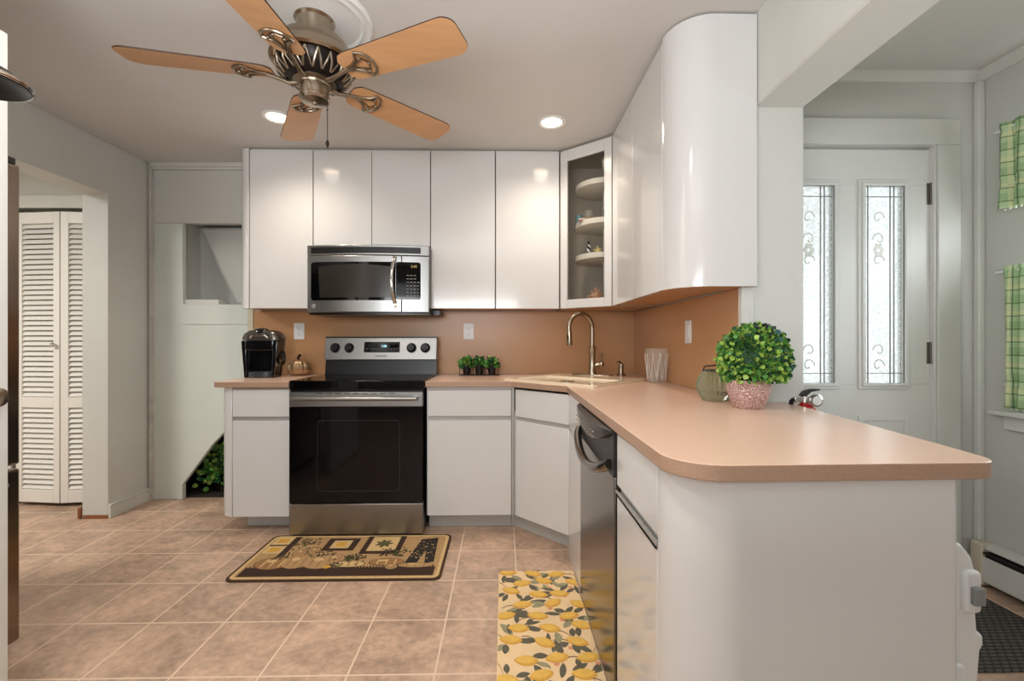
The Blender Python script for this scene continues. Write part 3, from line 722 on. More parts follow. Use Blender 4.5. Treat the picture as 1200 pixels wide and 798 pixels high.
# ------------------------------------------------------------------ dishwasher
def make_dishwasher():
    y0, y1 = 1.362, 1.975; X = .330
    c = thing('dishwasher', 'stainless dishwasher with black control strip under the peninsula counter', 'dishwasher', (.6, 1.67, FZ))
    b = newbm(); box(b, X + .03, .85, y0 + .004, y1 - .004, .06, .87); part('body', b, M_blackp, c)
    b = newbm(); box(b, X + .004, X + .03, y0 + .006, y1 - .004, .052, .735); d = part('door', b, M_steeld, c, bev=.004)
    # bulged black console with arched lower edge
    b = newbm(); n = 20; cols = []
    for i in range(n + 1):
        t = i / n; y = y0 + .012 + (y1 - y0 - .02) * t; s = math.sin(PI * t) ** .8
        lo = .866 - .060 * s; bulge = .004 + .030 * math.sin(PI * t) ** .5
        cols.append([b.verts.new((X - bulge * .55, y, .877)), b.verts.new((X - bulge, y, .872)), b.verts.new((X - bulge, y, (lo + .866) / 2)), b.verts.new((X - bulge * .75, y, lo)), b.verts.new((X + .012, y, lo)), b.verts.new((X + .012, y, .876))])
    for a, e in zip(cols, cols[1:]):
        for k in range(6): b.faces.new([a[k], e[k], e[(k + 1) % 6], a[(k + 1) % 6]])
    b.faces.new(cols[0]); b.faces.new(cols[-1])
    cp = part('control_panel', b, mat('console_charcoal', (52, 48, 46), .3, spec=.5), d)
    b = newbm()
    for i in range(9):
        y = y0 + .14 + i * .042
        for j in range(2): box(b, X - .0350, X - .030, y, y + .016, .826 + j * .018, .829 + j * .018)
    part('legend_marks', b, [mat('console_legend', (150, 132, 120), .5), bpy.data.materials['console_charcoal']], cp)
    b = newbm(); box(b, X + .002, X + .03, y0 + .004, y1 - .002, .735, .878); part('upper_backing', b, M_dgrey, d)
    b = newbm(); pts = []
    for i in range(21):
        t = i / 20; y = y0 + .03 + (y1 - y0 - .05) * t; s = math.sin(PI * t)
        pts.append((X - .004 - .028 * s ** .5, y, .768 - .062 * s ** .8))
    tube(b, pts, .0165, 12); part('handle', b, M_steeld, d)
    b = newbm(); box(b, X + .05, X + .07, y0 + .004, y1 - .004, FZ, .06); part('toe_plate', b, M_blackp, c)
make_dishwasher()

# ------------------------------------------------------------------ fridge
def make_fridge():
    xf = -1.738; y0, y1 = .78, 1.672
    c = thing('refrigerator', 'stainless bottom-freezer refrigerator seen edge-on at the left', 'refrigerator', (-2.1, 1.22, FZ))
    Mf = mat('fridge_steel', (146, 130, 116), .2, metal=1, noise=.04, nscale=5, stretch=(1, 60, 1))
    b = newbm(); box(b, -2.44, xf - .075, y0, y1, .07, 1.775); part('body', b, M_dgrey, c, bev=.004)
    b = newbm(); box(b, xf - .072, xf, y0 + .002, y1 - .001, .705, 1.775); part('door', b, Mf, c, bev=.008, seg=3)
    b = newbm(); box(b, xf - .072, xf, y0 + .002, y1 - .001, .075, .690); dr = part('freezer_drawer', b, Mf, c, bev=.008, seg=3)
    b = newbm(); tube(b, [(xf - .005, y1 - .07, .655), (xf + .045, y1 - .09, .655), (xf + .045, y0 + .09, .655), (xf - .005, y0 + .07, .655)], .010, 10); part('handle', b, M_steel, dr)
    b = newbm(); box(b, xf - .07, xf - .005, y1 - .09, y1 - .01, 1.775, 1.80); part('hinge_cover', b, M_dgrey, c, bev=.005)
    b = newbm(); box(b, -2.42, xf - .09, y0 + .02, y1 - .02, FZ, .07); part('base_grille', b, M_blackp, c)
make_fridge()

# ------------------------------------------------------------------ ceiling fan
def make_fan():
    X, Y, Z = -.722, 1.755, 2.150
    c = thing('ceiling_fan', 'five-blade ceiling fan with wood blades and nickel motor', 'fan', (X, Y, CZ))
    b = newbm(); lathe(b, [(.0, -.0), (.072, 0), (.074, -.012), (.066, -.02), (.066, -.085), (.07, -.10), (0, -.10)], (X, Y, CZ), 40); part('canopy', b, M_nickel, c)
    b = newbm(); lathe(b, [(0, .135), (.112, .135), (.120, .131), (.157, .062), (.158, .054), (.150, .046), (0, .046)], (X, Y, Z), 56); part('motor_housing', b, M_nickel, c)
    b = newbm(); lathe(b, [(0, .046), (.136, .046), (.128, .015), (.100, -.012), (.06, -.022), (0, -.022)], (X, Y, Z), 56)
    vh = part('vented_cover', b, M_dark, c)
    b = newbm()
    for k in range(20):
        a = 2 * PI * k / 20
        for s in (-1, 1):
            pts = [Vector((X + r_ * math.cos(a + s * w_), Y + r_ * math.sin(a + s * w_), Z + z_)) for r_, z_, w_ in ((.138, .043, .157), (.131, .014, .09), (.104, -.011, .01))]
            tube(b, pts, .0042, 6)
    part('vent_ribs', b, M_nickeld, vh)
    b = newbm(); lathe(b, [(0, -.005), (.074, -.005), (.078, -.012), (.078, -.02), (.058, -.026), (.056, -.032), (0, -.032)], (X, Y, Z), 40); part('hub_ring', b, M_nickeld, c)
    b = newbm(); lathe(b, [(0, -.02), (.052, -.02), (.053, -.070), (.056, -.073), (.056, -.080), (.050, -.088), (.022, -.093), (.009, -.094), (.008, -.100), (0, -.101)], (X, Y, Z), 40); part('switch_housing', b, M_nickel, c)
    # blades
    ph = R(119.8)
    def blade_outline():
        top = []
        L0, L1 = .145, .640; w0, w1 = .064, .077
        pts = [(L0, -w0 * .55), (L0 + .02, -w0 * .9), (L0 + .05, -w0)]
        for i in range(1, 8): t = i / 8; pts.append((L0 + .05 + (L1 - .05 - L0 - .05) * t, -(w0 + (w1 - w0) * t)))
        pts += [(L1 - .05 + .05 * math.sin(PI / 2 * i / 6), -w1 + w1 * .55 * (1 - math.cos(PI / 2 * i / 6))) for i in range(7)]
        return pts + [(x, -y) for x, y in pts[::-1]]
    for k in range(5):
        a = ph - k * 2 * PI / 5
        T = Matrix.Translation((X, Y, Z)) @ Matrix.Rotation(a, 4, 'Z'); P = T @ Matrix.Rotation(R(-11), 4, 'X')
        b = newbm(); extr(b, blade_outline(), .002, .008)
        b.normal_update()
        for f in b.faces: f.material_index = 0 if abs(f.normal.z) > .7 else 1
        bmesh.ops.transform(b, matrix=P, verts=b.verts); bl = part('blade', b, [M_blade, M_bedge], c, bev=.001)
        bl.data.materials[0] = M_blade
        b = newbm()
        # blade iron: arm plus an open fan-shaped loop
        tube(b, [(.055, 0, -.016), (.09, 0, -.024), (.125, 0, -.014), (.165, 0, -.004), (.20, 0, -.002)], .008, 8, rs=[.012, .009, .008, .008, .006])
        loop = [(.165, .004), (.195, .012), (.222, .028), (.238, .056), (.262, .044), (.276, .022), (.280, 0), (.276, -.022), (.262, -.044), (.238, -.056), (.222, -.028), (.195, -.012), (.165, -.004)]
        tube(b, [(x, y, -.003) for x, y in loop], .0055, 8, closed=True)
        inner = [(.185, 0), (.222, .014), (.248, .024), (.262, 0), (.248, -.024), (.222, -.014)]
        tube(b, [(x, y, -.002) for x, y in inner], .0035, 8, closed=True)
        for s in (-1, 0, 1): ball(b, (.262 - .02 * abs(s), s * .03, -.006), .006, seg=8, rings=6)
        bmesh.ops.transform(b, matrix=P, verts=b.verts); part('blade_iron', b, M_nickeld, bl)
    b = newbm(); px_, py_ = X + .056, Y - .02
    tube(b, [(px_ - .012, py_, Z - .06), (px_, py_, Z - .066), (px_, py_, 1.905)], .0013, 6)
    for i in range(3): ball(b, (px_, py_, 2.02 - i * .0), .003, seg=8, rings=6)
    lathe(b, [(0, 0), (.005, .002), (.007, .010), (.004, .022), (0, .026)], (px_, py_, 1.882), 12); ball(b, (px_, py_, 1.880), .004, seg=8, rings=6)
    part('pull_chain', b, M_dark, c)
make_fan()
b = newbm(); lathe(b, [(0, 0), (.215, 0), (.215, -.006), (.205, -.014), (.196, -.010), (.188, -.010), (.176, -.016), (.168, -.006), (.09, -.006), (.08, -.010), (0, -.010)], (-.722, 1.755, CZ - .0002), 72)
tag(obj('ceiling_medallion', b, M_white), 'round white ceiling medallion above the fan', 'medallion')

# ------------------------------------------------------------------ recessed lights
for i, (x, y, lab) in enumerate(((.272, 2.562, 'round recessed ceiling light in front of the corner cabinet'), (-1.246, 2.532, 'round recessed ceiling light partly behind a fan blade'))):
    c = thing('recessed_light', lab, 'light', (x, y, CZ), 'recessed ceiling lights')
    b = newbm(); lathe(b, [(.078, 0), (.078, -.004), (.070, -.009), (.058, -.005), (.056, 0)], (x, y, CZ), 40, closed=True); part('trim_ring', b, M_white, c)
    b = newbm(); lathe(b, [(0, -.004), (.03, -.0045), (.056, -.002), (.056, 0), (0, 0)], (x, y, CZ), 32); part('diffuser', b, M_bulb, c)
    l = bpy.data.lights.new('recessed_bulb', 'SPOT'); l.energy = 27; l.color = (1, .88, .74); l.spot_size = R(150); l.spot_blend = 1; l.shadow_soft_size = .05
    lo = bpy.data.objects.new('recessed_bulb', l); COL.objects.link(lo); lo.location = (x, y, CZ - .03)

# ------------------------------------------------------------------ outlets and switch
def outlet(x, z, lab):
    c = thing('wall_outlet', lab, 'outlet', (x, YB - .006, z), 'white duplex outlets')
    y = YB - .006
    b = newbm(); extr(b, rrect(x - .036, x + .036, z - .057, z + .057, .004), y - .006, y, 'y'); p = part('cover_plate', b, M_white, c, bev=.002)
    for s in (-1, 1):
        b = newbm(); extr(b, rrect(x - .016, x + .016, z + s * .021 - .014, z + s * .021 + .014, .008), y - .008, y - .004, 'y'); r_ = part('receptacle', b, M_white, c)
        b = newbm(); zc = z + s * .021
        for q in (-.006, .006): box(b, x + q - .001, x + q + .001, y - .0085, y - .0078, zc - .001, zc + .008)
        ball(b, (x, y - .008, zc - .007), .0024, (1, .3, 1), seg=8, rings=6); part('slot', b, M_dgrey, r_)
outlet(-1.420, 1.212, 'white wall outlet between the coffee maker and the range')
outlet(-.243, 1.212, 'white wall outlet above the three small potted herbs')
c = thing('light_switch', 'white rocker switch plate on the right-hand backsplash', 'switch', (XR - .006, 2.24, 1.19))
x = XR - .006; b = newbm(); extr(b, rrect(2.205, 2.275, 1.134, 1.247, .004), x - .006, x, 'x'); part('cover_plate', b, M_white, c, bev=.002)
b = newbm(); extr(b, rrect(2.223, 2.257, 1.158, 1.223, .003), x - .009, x - .005, 'x'); part('rocker', b, M_white, c, bev=.001)

# ------------------------------------------------------------------ sink, faucet, soap pump
SA = Vector((.045, 2.60)); SBv = Vector((.324, 2.323)); sd = (SBv - SA).normalized(); sn = Vector((-sd.y, sd.x))
SO = (SA + SBv) / 2
def sp(u, v, z): p = SO + sd * u + sn * v; return (p.x, p.y, z)
sdir = Matrix(((sd.x, sn.x, 0, SO.x), (sd.y, sn.y, 0, SO.y), (0, 0, 1, 0), (0, 0, 0, 1)))
def make_sink():
    c = thing('corner_sink', 'cream enamel sink set diagonally in the corner countertop', 'sink', sp(0, .3, ZC))
    b = newbm(); O = rrect(-.285, .350, .014, .56, .03); I = rrect(-.235, .300, .058, .38, .045)
    n = len(O); T = [b.verts.new(sdir @ Vector((p[0], p[1], ZC + .0145))) for p in O]; T2 = [b.verts.new(sdir @ Vector((p[0] * 1.0, p[1], ZC))) for p in O]
    G = [b.verts.new(sdir @ Vector((p[0], p[1], ZC + .0125))) for p in I]
    H = [b.verts.new(sdir @ Vector((p[0] * .97 + .0015, (p[1] - .2) * .95 + .2, ZC + .002))) for p in I]
    for i in range(n):
        j = (i + 1) % n
        b.faces.new([T2[i], T2[j], T[j], T[i]]); b.faces.new([T[i], T[j], G[j], G[i]]); b.faces.new([G[i], G[j], H[j], H[i]])
    b.faces.new(H)
    part('basin', b, M_sink, c, bev=.003)
    b = newbm(); lathe(b, [(0, 0), (.04, 0), (.04, .002), (.03, .001), (0, .001)], sp(.05, .2, ZC + .0022), 24); part('drain', b, M_steel, c)
make_sink()
def make_faucet():
    Fx, Fy = .563, 2.878; z = ZC + .0135
    # position comes from the deck behind the bowl
    c = thing('kitchen_faucet', 'brushed nickel gooseneck faucet at the back of the corner sink', 'faucet', (Fx, Fy, z))
    b = newbm(); vs = extr(b, rrect(-.13, .13, -.028, .028, .026), z, z + .006)
    bmesh.ops.transform(b, matrix=Matrix.Translation((Fx, Fy, 0)) @ Matrix.Rotation(R(-22), 4, 'Z'), verts=b.verts); part('deck_plate', b, M_nickeld, c, bev=.002)
    b = newbm(); lathe(b, [(0, .004), (.027, .004), (.027, .02), (.022, .03), (.021, .165), (.024, .17), (.024, .178), (.017, .185), (.0, .185)], (Fx, Fy, z), 24); part('body', b, M_nickel, c)
    b = newbm(); dx, dy = -.90, -.43; pts = [(Fx, Fy, z + .17), (Fx, Fy, z + .30)]; rr = .088
    for i in range(1, 15):
        a = PI * i / 14 * 1.05; q = rr - rr * math.cos(a); pts.append((Fx + dx * q, Fy + dy * q, z + .30 + rr * math.sin(a)))
    tube(b, pts, .0135, 14); part('spout', b, M_nickel, c)
    e = Vector(pts[-1]); e0 = Vector(pts[-2]); t = (e - e0).normalized()
    b = newbm(); tube(b, [e, e + t * .02, e + t * .07, e + t * .095], .016, 14, rs=[.0145, .0165, .018, .017]); sh = part('spray_head', b, M_nickel, c)
    b = newbm(); q = e + t * .045 + Vector((-.010, -.014, 0)); ball(b, q, .010, (.6, .6, 1.8), seg=10, rings=8); part('spray_button', b, M_blackp, sh)
    b = newbm(); tube(b, [(Fx + .015, Fy, z + .065), (Fx + .05, Fy - .01, z + .07)], .013, 12); ball(b, (Fx + .056, Fy - .012, z + .072), .018, seg=14, rings=10)
    tube(b, [(Fx + .052, Fy - .012, z + .078), (Fx + .055, Fy - .013, z + .11), (Fx + .066, Fy - .016, z + .145)], .007, 10, rs=[.008, .005, .008]); part('lever_handle', b, M_nickel, c)
make_faucet()
c = thing('soap_dispenser', 'small nickel soap pump right of the faucet', 'dispenser', (.727, 2.80, ZC))
b = newbm(); lathe(b, [(0, 0), (.022, 0), (.022, .006), (.014, .012), (.013, .045), (.016, .048), (.016, .056), (0, .058)], (.727, 2.80, ZC + .014), 18); part('body', b, M_nickeld, c)
b = newbm(); tube(b, [(.727, 2.80, ZC + .05), (.727, 2.80, ZC + .075), (.715, 2.785, ZC + .085), (.695, 2.76, ZC + .08)], .005, 8); part('spout', b, M_nickeld, c)
c.scale = (1.25, 1.25, 1.25)

# ------------------------------------------------------------------ coffee maker
def make_coffee():
    X, Y = -1.525, 2.93; z = ZC + .0005
    c = thing('coffee_maker', 'black single-serve coffee maker on the left counter', 'coffee maker', (X, Y, z))
    Mk = mat('gloss_black_plastic', (14, 14, 16), .12, coat=.4); Mg = mat('smoked_grey_plastic', (90, 84, 78), .2, metal=.5)
    b = newbm()
    secs = []
    for zz, hw in ((0, .078), (.05, .084), (.12, .092), (.195, .102), (.20, .103)):
        o = rrect(X - hw, X + hw, Y - .02, Y + .13, .03); secs.append([b.verts.new((p[0], p[1], z + zz)) for p in o])
    for A_, B_ in zip(secs, secs[1:]):
        for i in range(len(A_)): b.faces.new([A_[i], A_[(i + 1) % len(A_)], B_[(i + 1) % len(A_)], B_[i]])
    b.faces.new(secs[0]); b.faces.new(secs[-1])
    for s in (-1, 1):
        extr(b, [(X + s * .072, z), (X + s * .088, z), (X + s * .106, z + .198), (X + s * .080, z + .198)], Y - .11, Y, 'y')
    part('body', b, Mk, c, bev=.004)
    b = newbm(); lathe(b, [(0, 0), (.070, 0), (.074, .006), (.074, .030), (.068, .034), (0, .034)], (X, Y - .07, z), 32); dt = part('drip_tray', b, mat('drip_tray_grey', (46, 54, 60), .2, coat=.3), c)
    b = newbm(); box(b, X - .085, X + .085, Y - .115, Y - .01, z + .145, z + .205); part('brew_head', b, Mk, c, bev=.012, seg=3)
    b = newbm(); O = []
    secs = []
    for zz, hw, yo in ((.200, .106, 0), (.215, .108, 0), (.236, .096, .0), (.252, .070, .01), (.256, .05, .02)):
        o = rrect(X - hw, X + hw, Y - .115 + yo, Y + .13 - yo, .045); secs.append([b.verts.new((p[0], p[1], z + zz)) for p in o])
    for A_, B_ in zip(secs, secs[1:]):
        for i in range(len(A_)): b.faces.new([A_[i], A_[(i + 1) % len(A_)], B_[(i + 1) % len(A_)], B_[i]])
    b.faces.new(secs[0]); b.faces.new(secs[-1]); part('lid', b, Mg, c, label='smoked silver lid')
    b = newbm(); ball(b, (X + .002, Y - .06, z + .245), .052, (1, 1.1, .42)); part('lid_cap', b, Mk, c)
    b = newbm(); tube(b, [(X - .050, Y - .112, z + .215), (X - .035, Y - .128, z + .228), (X + .035, Y - .128, z + .228), (X + .050, Y - .112, z + .215)], .006, 10); part('handle', b, M_chrome, c, label='chrome handle')
    b = newbm(); tube(b, [(X + .102, Y + .05, z + .14), (X + .115, Y + .03, z + .12), (X + .118, Y + .02, z + .09), (X + .108, Y + .03, z + .07)], .007, 8); part('side_grip', b, M_blackp, c)
    c.scale = (1.06, .55, 1.17)
make_coffee()
# pumpkin
c = thing('decorative_pumpkin', 'small metallic champagne pumpkin beside the coffee maker', 'pumpkin', (-1.369, 3.07, ZC))
b = newbm(); n = 48; rings = []
for i in range(13):
    a = PI * i / 12; ring = []
    for k in range(n):
        th = 2 * PI * k / n; rr = .071 * (1 - .13 * abs(math.cos(th * 5)) ** 5) * (math.sin(a) ** .7 if math.sin(a) > 0 else 0) + .004
        ring.append(b.verts.new((-1.369 + rr * math.cos(th), 3.07 + rr * math.sin(th), ZC + .046 - .046 * math.cos(a) - .010 * (1 if i > 11 else 0))))
    rings.append(ring)
for A_, B_ in zip(rings, rings[1:]):
    for k in range(n): b.faces.new([A_[k], A_[(k + 1) % n], B_[(k + 1) % n], B_[k]])
b.faces.new(rings[0]); b.faces.new(rings[-1])
part('body', b, mat('champagne_metallic', (190, 158, 122), .32, metal=.75), c)
b = newbm(); tube(b, [(-1.369, 3.07, ZC + .08), (-1.371, 3.068, ZC + .10), (-1.357, 3.065, ZC + .115)], .008, 10, rs=[.012, .008, .009]); part('stem', b, M_dark, c)
c.scale = (1, 1, 1.2)

# ------------------------------------------------------------------ foliage helper
def leaf(bm, p, d, size, mi, curl=.25, wid=.42, n=6):
    d = d.normalized(); up = Vector((random.uniform(-1, 1), random.uniform(-1, 1), random.uniform(-.2, 1))); s = d.cross(up)
    if s.length < 1e-3: s = Vector((1, 0, 0))
    s.normalize(); nn_ = s.cross(d)
    L = []; Rr = []; mid = []
    for i in range(n + 1):
        t = i / n; w = math.sin(PI * min(1, t * .96 + .02)) ** .75 * size * wid
        q = p + d * size * t - nn_ * curl * size * t * t
        mid.append(bm.verts.new(q)); 
        if 0 < i < n: L.append(bm.verts.new(q + s * w + nn_ * w * .2)); Rr.append(bm.verts.new(q - s * w + nn_ * w * .2))
    def F(v): bm.faces.new(v).material_index = mi
    F([mid[0], mid[1], L[0]]); F([mid[1], mid[0], Rr[0]])
    for i in range(len(L) - 1):
        F([mid[i + 1], mid[i + 2], L[i + 1], L[i]]); F([mid[i + 2], mid[i + 1], Rr[i], Rr[i + 1]])
    F([mid[-2], mid[-1], L[-1]]); F([mid[-1], mid[-2], Rr[-1]])

# ------------------------------------------------------------------ three little herb pots in a wire tray
tx, ty = -.162, 3.06
b = newbm(); z = ZC + .003
hw = .130
for zz in (z, z + .05): tube(b, [(tx - hw, ty - .035, zz), (tx + hw, ty - .035, zz), (tx + hw, ty + .035, zz), (tx - hw, ty + .035, zz)], .0022, 6, closed=True)
for xx in (-hw, -.04, .04, hw):
    tube(b, [(tx + xx, ty - .035, z), (tx + xx, ty - .035, z + .05)], .002, 6); tube(b, [(tx + xx, ty - .035, z), (tx + xx, ty + .035, z)], .002, 6)
for s in (-1, 1): tube(b, [(tx + s * hw, ty - .035, z + .05), (tx + s * hw, ty - .02, z + .075), (tx + s * hw, ty + .02, z + .075), (tx + s * hw, ty + .035, z + .05)], .0022, 6)
tag(obj('wire_tray', b, M_blackp), 'black wire tray carrying three potted herbs on the counter', 'tray')
for i, lab in enumerate(('leftmost of the three small potted herbs', 'middle of the three small potted herbs', 'rightmost of the three small potted herbs, nearest the sink')):
    X = tx + (-.084 + .084 * i)
    c = thing('potted_herb', 'dark pot with bushy green leaves, ' + lab, 'potted plant', (X, ty, ZC + .005), 'potted herbs in the wire tray')
    b = newbm(); lathe(b, [(0, 0), (.022, 0), (.030, .052), (.033, .054), (.033, .060), (.027, .060), (.026, .05), (0, .05)], (X, ty, ZC + .0056), 20); part('pot', b, M_blackp, c)
    b = newbm()
    for k in range(110):
        th = random.uniform(0, 2 * PI); el = random.uniform(-.1, 1.4); d = Vector((math.cos(th) * math.cos(el), math.sin(th) * math.cos(el), math.sin(el)))
        p = Vector((X, ty, ZC + .062)) + Vector((d.x * .040, d.y * .028, d.z * .050)) * random.uniform(.3, 1); leaf(b, p, d, random.uniform(.022, .034), random.choice((0, 0, 0, 1, 2, 2)), n=4)
    part('foliage', b, [M_leaf, M_leafl, M_leafd], c)

# ------------------------------------------------------------------ crystal vase
def make_vase():
    X, Y = .846, 2.50
    c = thing('crystal_vase', 'clear cut-glass vase against the right-hand backsplash near the sink', 'vase', (X, Y, ZC))
    b = newbm(); n = 32; rings = []
    prof = [(.044, 0), (.046, .01), (.050, .05), (.054, .10), (.060, .15), (.066, .185)]
    for r_, zz in prof:
        rings.append([b.verts.new((X + (r_ + (.003 if (k % 2) else -.001) * (1 if zz < .13 else .3)) * math.cos(2 * PI * k / n), Y + (r_ + (.003 if (k % 2) else -.001)) * math.sin(2 * PI * k / n), ZC + .0005 + zz + (.006 * abs(math.sin(k * PI / 4)) if zz > .18 else 0))) for k in range(n)])
    inn = []
    for r_, zz in prof[::-1][:-1]:
        inn.append([b.verts.new((X + (r_ - .005) * math.cos(2 * PI * k / n), Y + (r_ - .005) * math.sin(2 * PI * k / n), ZC + zz + (.004 * abs(math.sin(k * PI / 4)) if zz > .18 else 0))) for k in range(n)])
    seq = rings + inn
    for A_, B_ in zip(seq, seq[1:]):
        for k in range(n): b.faces.new([A_[k], A_[(k + 1) % n], B_[(k + 1) % n], B_[k]])
    b.faces.new(rings[0]); b.faces.new(inn[-1])
    part('glass_body', b, M_glass, c, smooth=15)
    b = newbm()
    for k in range(10):
        a = 2 * PI * k / 10
        for s in (-1, 1):
            pts = [(X + (.049 + .05 * t * .25) * math.cos(a + s * .35 * t), Y + (.049 + .05 * t * .25) * math.sin(a + s * .35 * t), ZC + .02 + .14 * t) for t in (0, .33, .66, 1)]
            tube(b, pts, .0022, 5)
    part('cut_ribs', b, glass('cut_highlight', (250, 245, 235), .30, .05), c)
make_vase()

# ------------------------------------------------------------------ green glass jar
def make_jar():
    X, Y = .818, 1.745
    c = thing('glass_jar', 'ribbed green glass jar with wire handle behind the leafy plant', 'jar', (X, Y, ZC))
    Mg = glass('green_glass', (132, 146, 116), .42, .06)
    b = newbm(); n = 48; rings = []
    prof = [(.030, 0), (.042, .002), (.054, .02), (.064, .045), (.066, .065), (.058, .09), (.046, .105), (.042, .112), (.045, .122)]
    for r_, zz in prof:
        rings.append([b.verts.new((X + (r_ + (.0035 if k % 2 else -.0025) * (zz > .001)) * math.cos(2 * PI * k / n), Y + (r_ + (.0035 if k % 2 else -.0025) * (zz > .001)) * math.sin(2 * PI * k / n), ZC + .0005 + zz)) for k in range(n)])
    for A_, B_ in zip(rings, rings[1:]):
        for k in range(n): b.faces.new([A_[k], A_[(k + 1) % n], B_[(k + 1) % n], B_[k]])
    b.faces.new(rings[0]); gb = part('glass_body', b, Mg, c, smooth=4)
    text('lettering', 'TIPS', .020, Vector((X - .004, Y - .0655, ZC + .035)), Matrix.Rotation(R(-14), 3, 'Z') @ Matrix.Rotation(R(90), 3, 'X'), mat('jar_lettering', (60, 64, 52), .6), gb)
    b = newbm(); tube(b, [(X + .044 * math.cos(t * PI / 8), Y + .044 * math.sin(t * PI / 8), ZC + .118) for t in range(16)], .0025, 6, closed=True)
    tube(b, [(X - .046, Y, ZC + .118), (X - .05, Y - .02, ZC + .135), (X - .02, Y - .04, ZC + .14), (X + .02, Y - .04, ZC + .14), (X + .05, Y - .02, ZC + .135), (X + .046, Y, ZC + .118)], .0028, 6)
    part('wire_handle', b, M_dark, c)
make_jar()
# ------------------------------------------------------------------ leafy plant in pink pot
def make_plant():
    X, Y = .853, 1.570; z = ZC + .0005
    c = thing('potted_plant', 'bushy green artificial plant in a pink textured pot on the peninsula', 'potted plant', (X, Y, z))
    Mp = bpy.data.materials.new('pink_scale_ceramic'); Mp.use_nodes = True; nt = Mp.node_tree; bs = nt.nodes['Principled BSDF']
    tc = nt.nodes.new('ShaderNodeTexCoord'); vo = nt.nodes.new('ShaderNodeTexVoronoi'); vo.inputs['Scale'].default_value = 55
    nt.links.new(tc.outputs['Object'], vo.inputs[0])
    mu = nt.nodes.new('ShaderNodeMath'); mu.operation = 'MULTIPLY'; mu.inputs[1].default_value = 20; nt.links.new(vo.outputs['Distance'], mu.inputs[0])
    si = nt.nodes.new('ShaderNodeMath'); si.operation = 'SINE'; nt.links.new(mu.outputs[0], si.inputs[0])
    cr = nt.nodes.new('ShaderNodeValToRGB'); cr.color_ramp.elements[0].color = lin((176, 132, 122)); cr.color_ramp.elements[1].color = lin((222, 200, 194))
    cr.color_ramp.elements[0].position = .3; cr.color_ramp.elements[1].position = .7
    nt.links.new(si.outputs[0], cr.inputs[0]); nt.links.new(cr.outputs[0], bs.inputs['Base Color']); bs.inputs['Roughness'].default_value = .6
    bp = nt.nodes.new('ShaderNodeBump'); bp.inputs['Strength'].default_value = .5; bp.inputs['Distance'].default_value = .003; nt.links.new(si.outputs[0], bp.inputs['Height']); nt.links.new(bp.outputs[0], bs.inputs['Normal'])
    b = newbm(); lathe(b, [(0, 0), (.044, 0), (.052, .008), (.070, .060), (.073, .092), (.072, .098), (.066, .098), (.064, .085), (0, .085)], (X, Y, z), 48); part('pot', b, Mp, c)
    b = newbm(); cyl(b, (X, Y, z + .08), .062, .008, 24); part('soil', b, M_soil, c)
    b = newbm(); cen = Vector((X + .018, Y, z + .166))
    ball(b, cen, .080, (1.1, .95, .95), 2, 20, 12)
    for k in range(2100):
        th = random.uniform(0, 2 * PI); el = math.asin(random.uniform(-.62, 1)); d = Vector((math.cos(th) * math.cos(el), math.sin(th) * math.cos(el), math.sin(el)))
        rr = random.uniform(.80, 1.13)
        p = cen + Vector((d.x * .104, d.y * .096, d.z * .108)) * rr
        dd = (d + Vector((random.uniform(-.7, .7), random.uniform(-.7, .7), random.uniform(-.5, .7)))).normalized()
        m_ = random.choice((0, 0, 1, 1, 1, 2, 0)) if d.x < .3 else random.choice((0, 0, 1, 2, 1, 0, 3))
        if d.z > .6 and d.x > -.2 and random.random() < .15: m_ = 4
        leaf(b, p, dd, random.uniform(.012, .020), m_, n=4, wid=.46)
    for ox, oz in ((.02, .118), (.042, .120), (.060, .108), (.10, .085), (.115, .065), (-.06, .095)):
        tube(b, [cen + Vector((ox * .8, -.01, oz * .8)), cen + Vector((ox, -.01, oz + .004))], .0015, 5, mi=2)
        for q in range(6): leaf(b, cen + Vector((ox, -.01, oz)), Vector((random.uniform(-1, 1), random.uniform(-1, 1), .5)), .014, 4 if ox > 0 and ox < .07 else 2, n=4)
    part('foliage', b, [M_leaf, M_leafl, M_leafd, M_leafb, M_leafp], c)
make_plant()

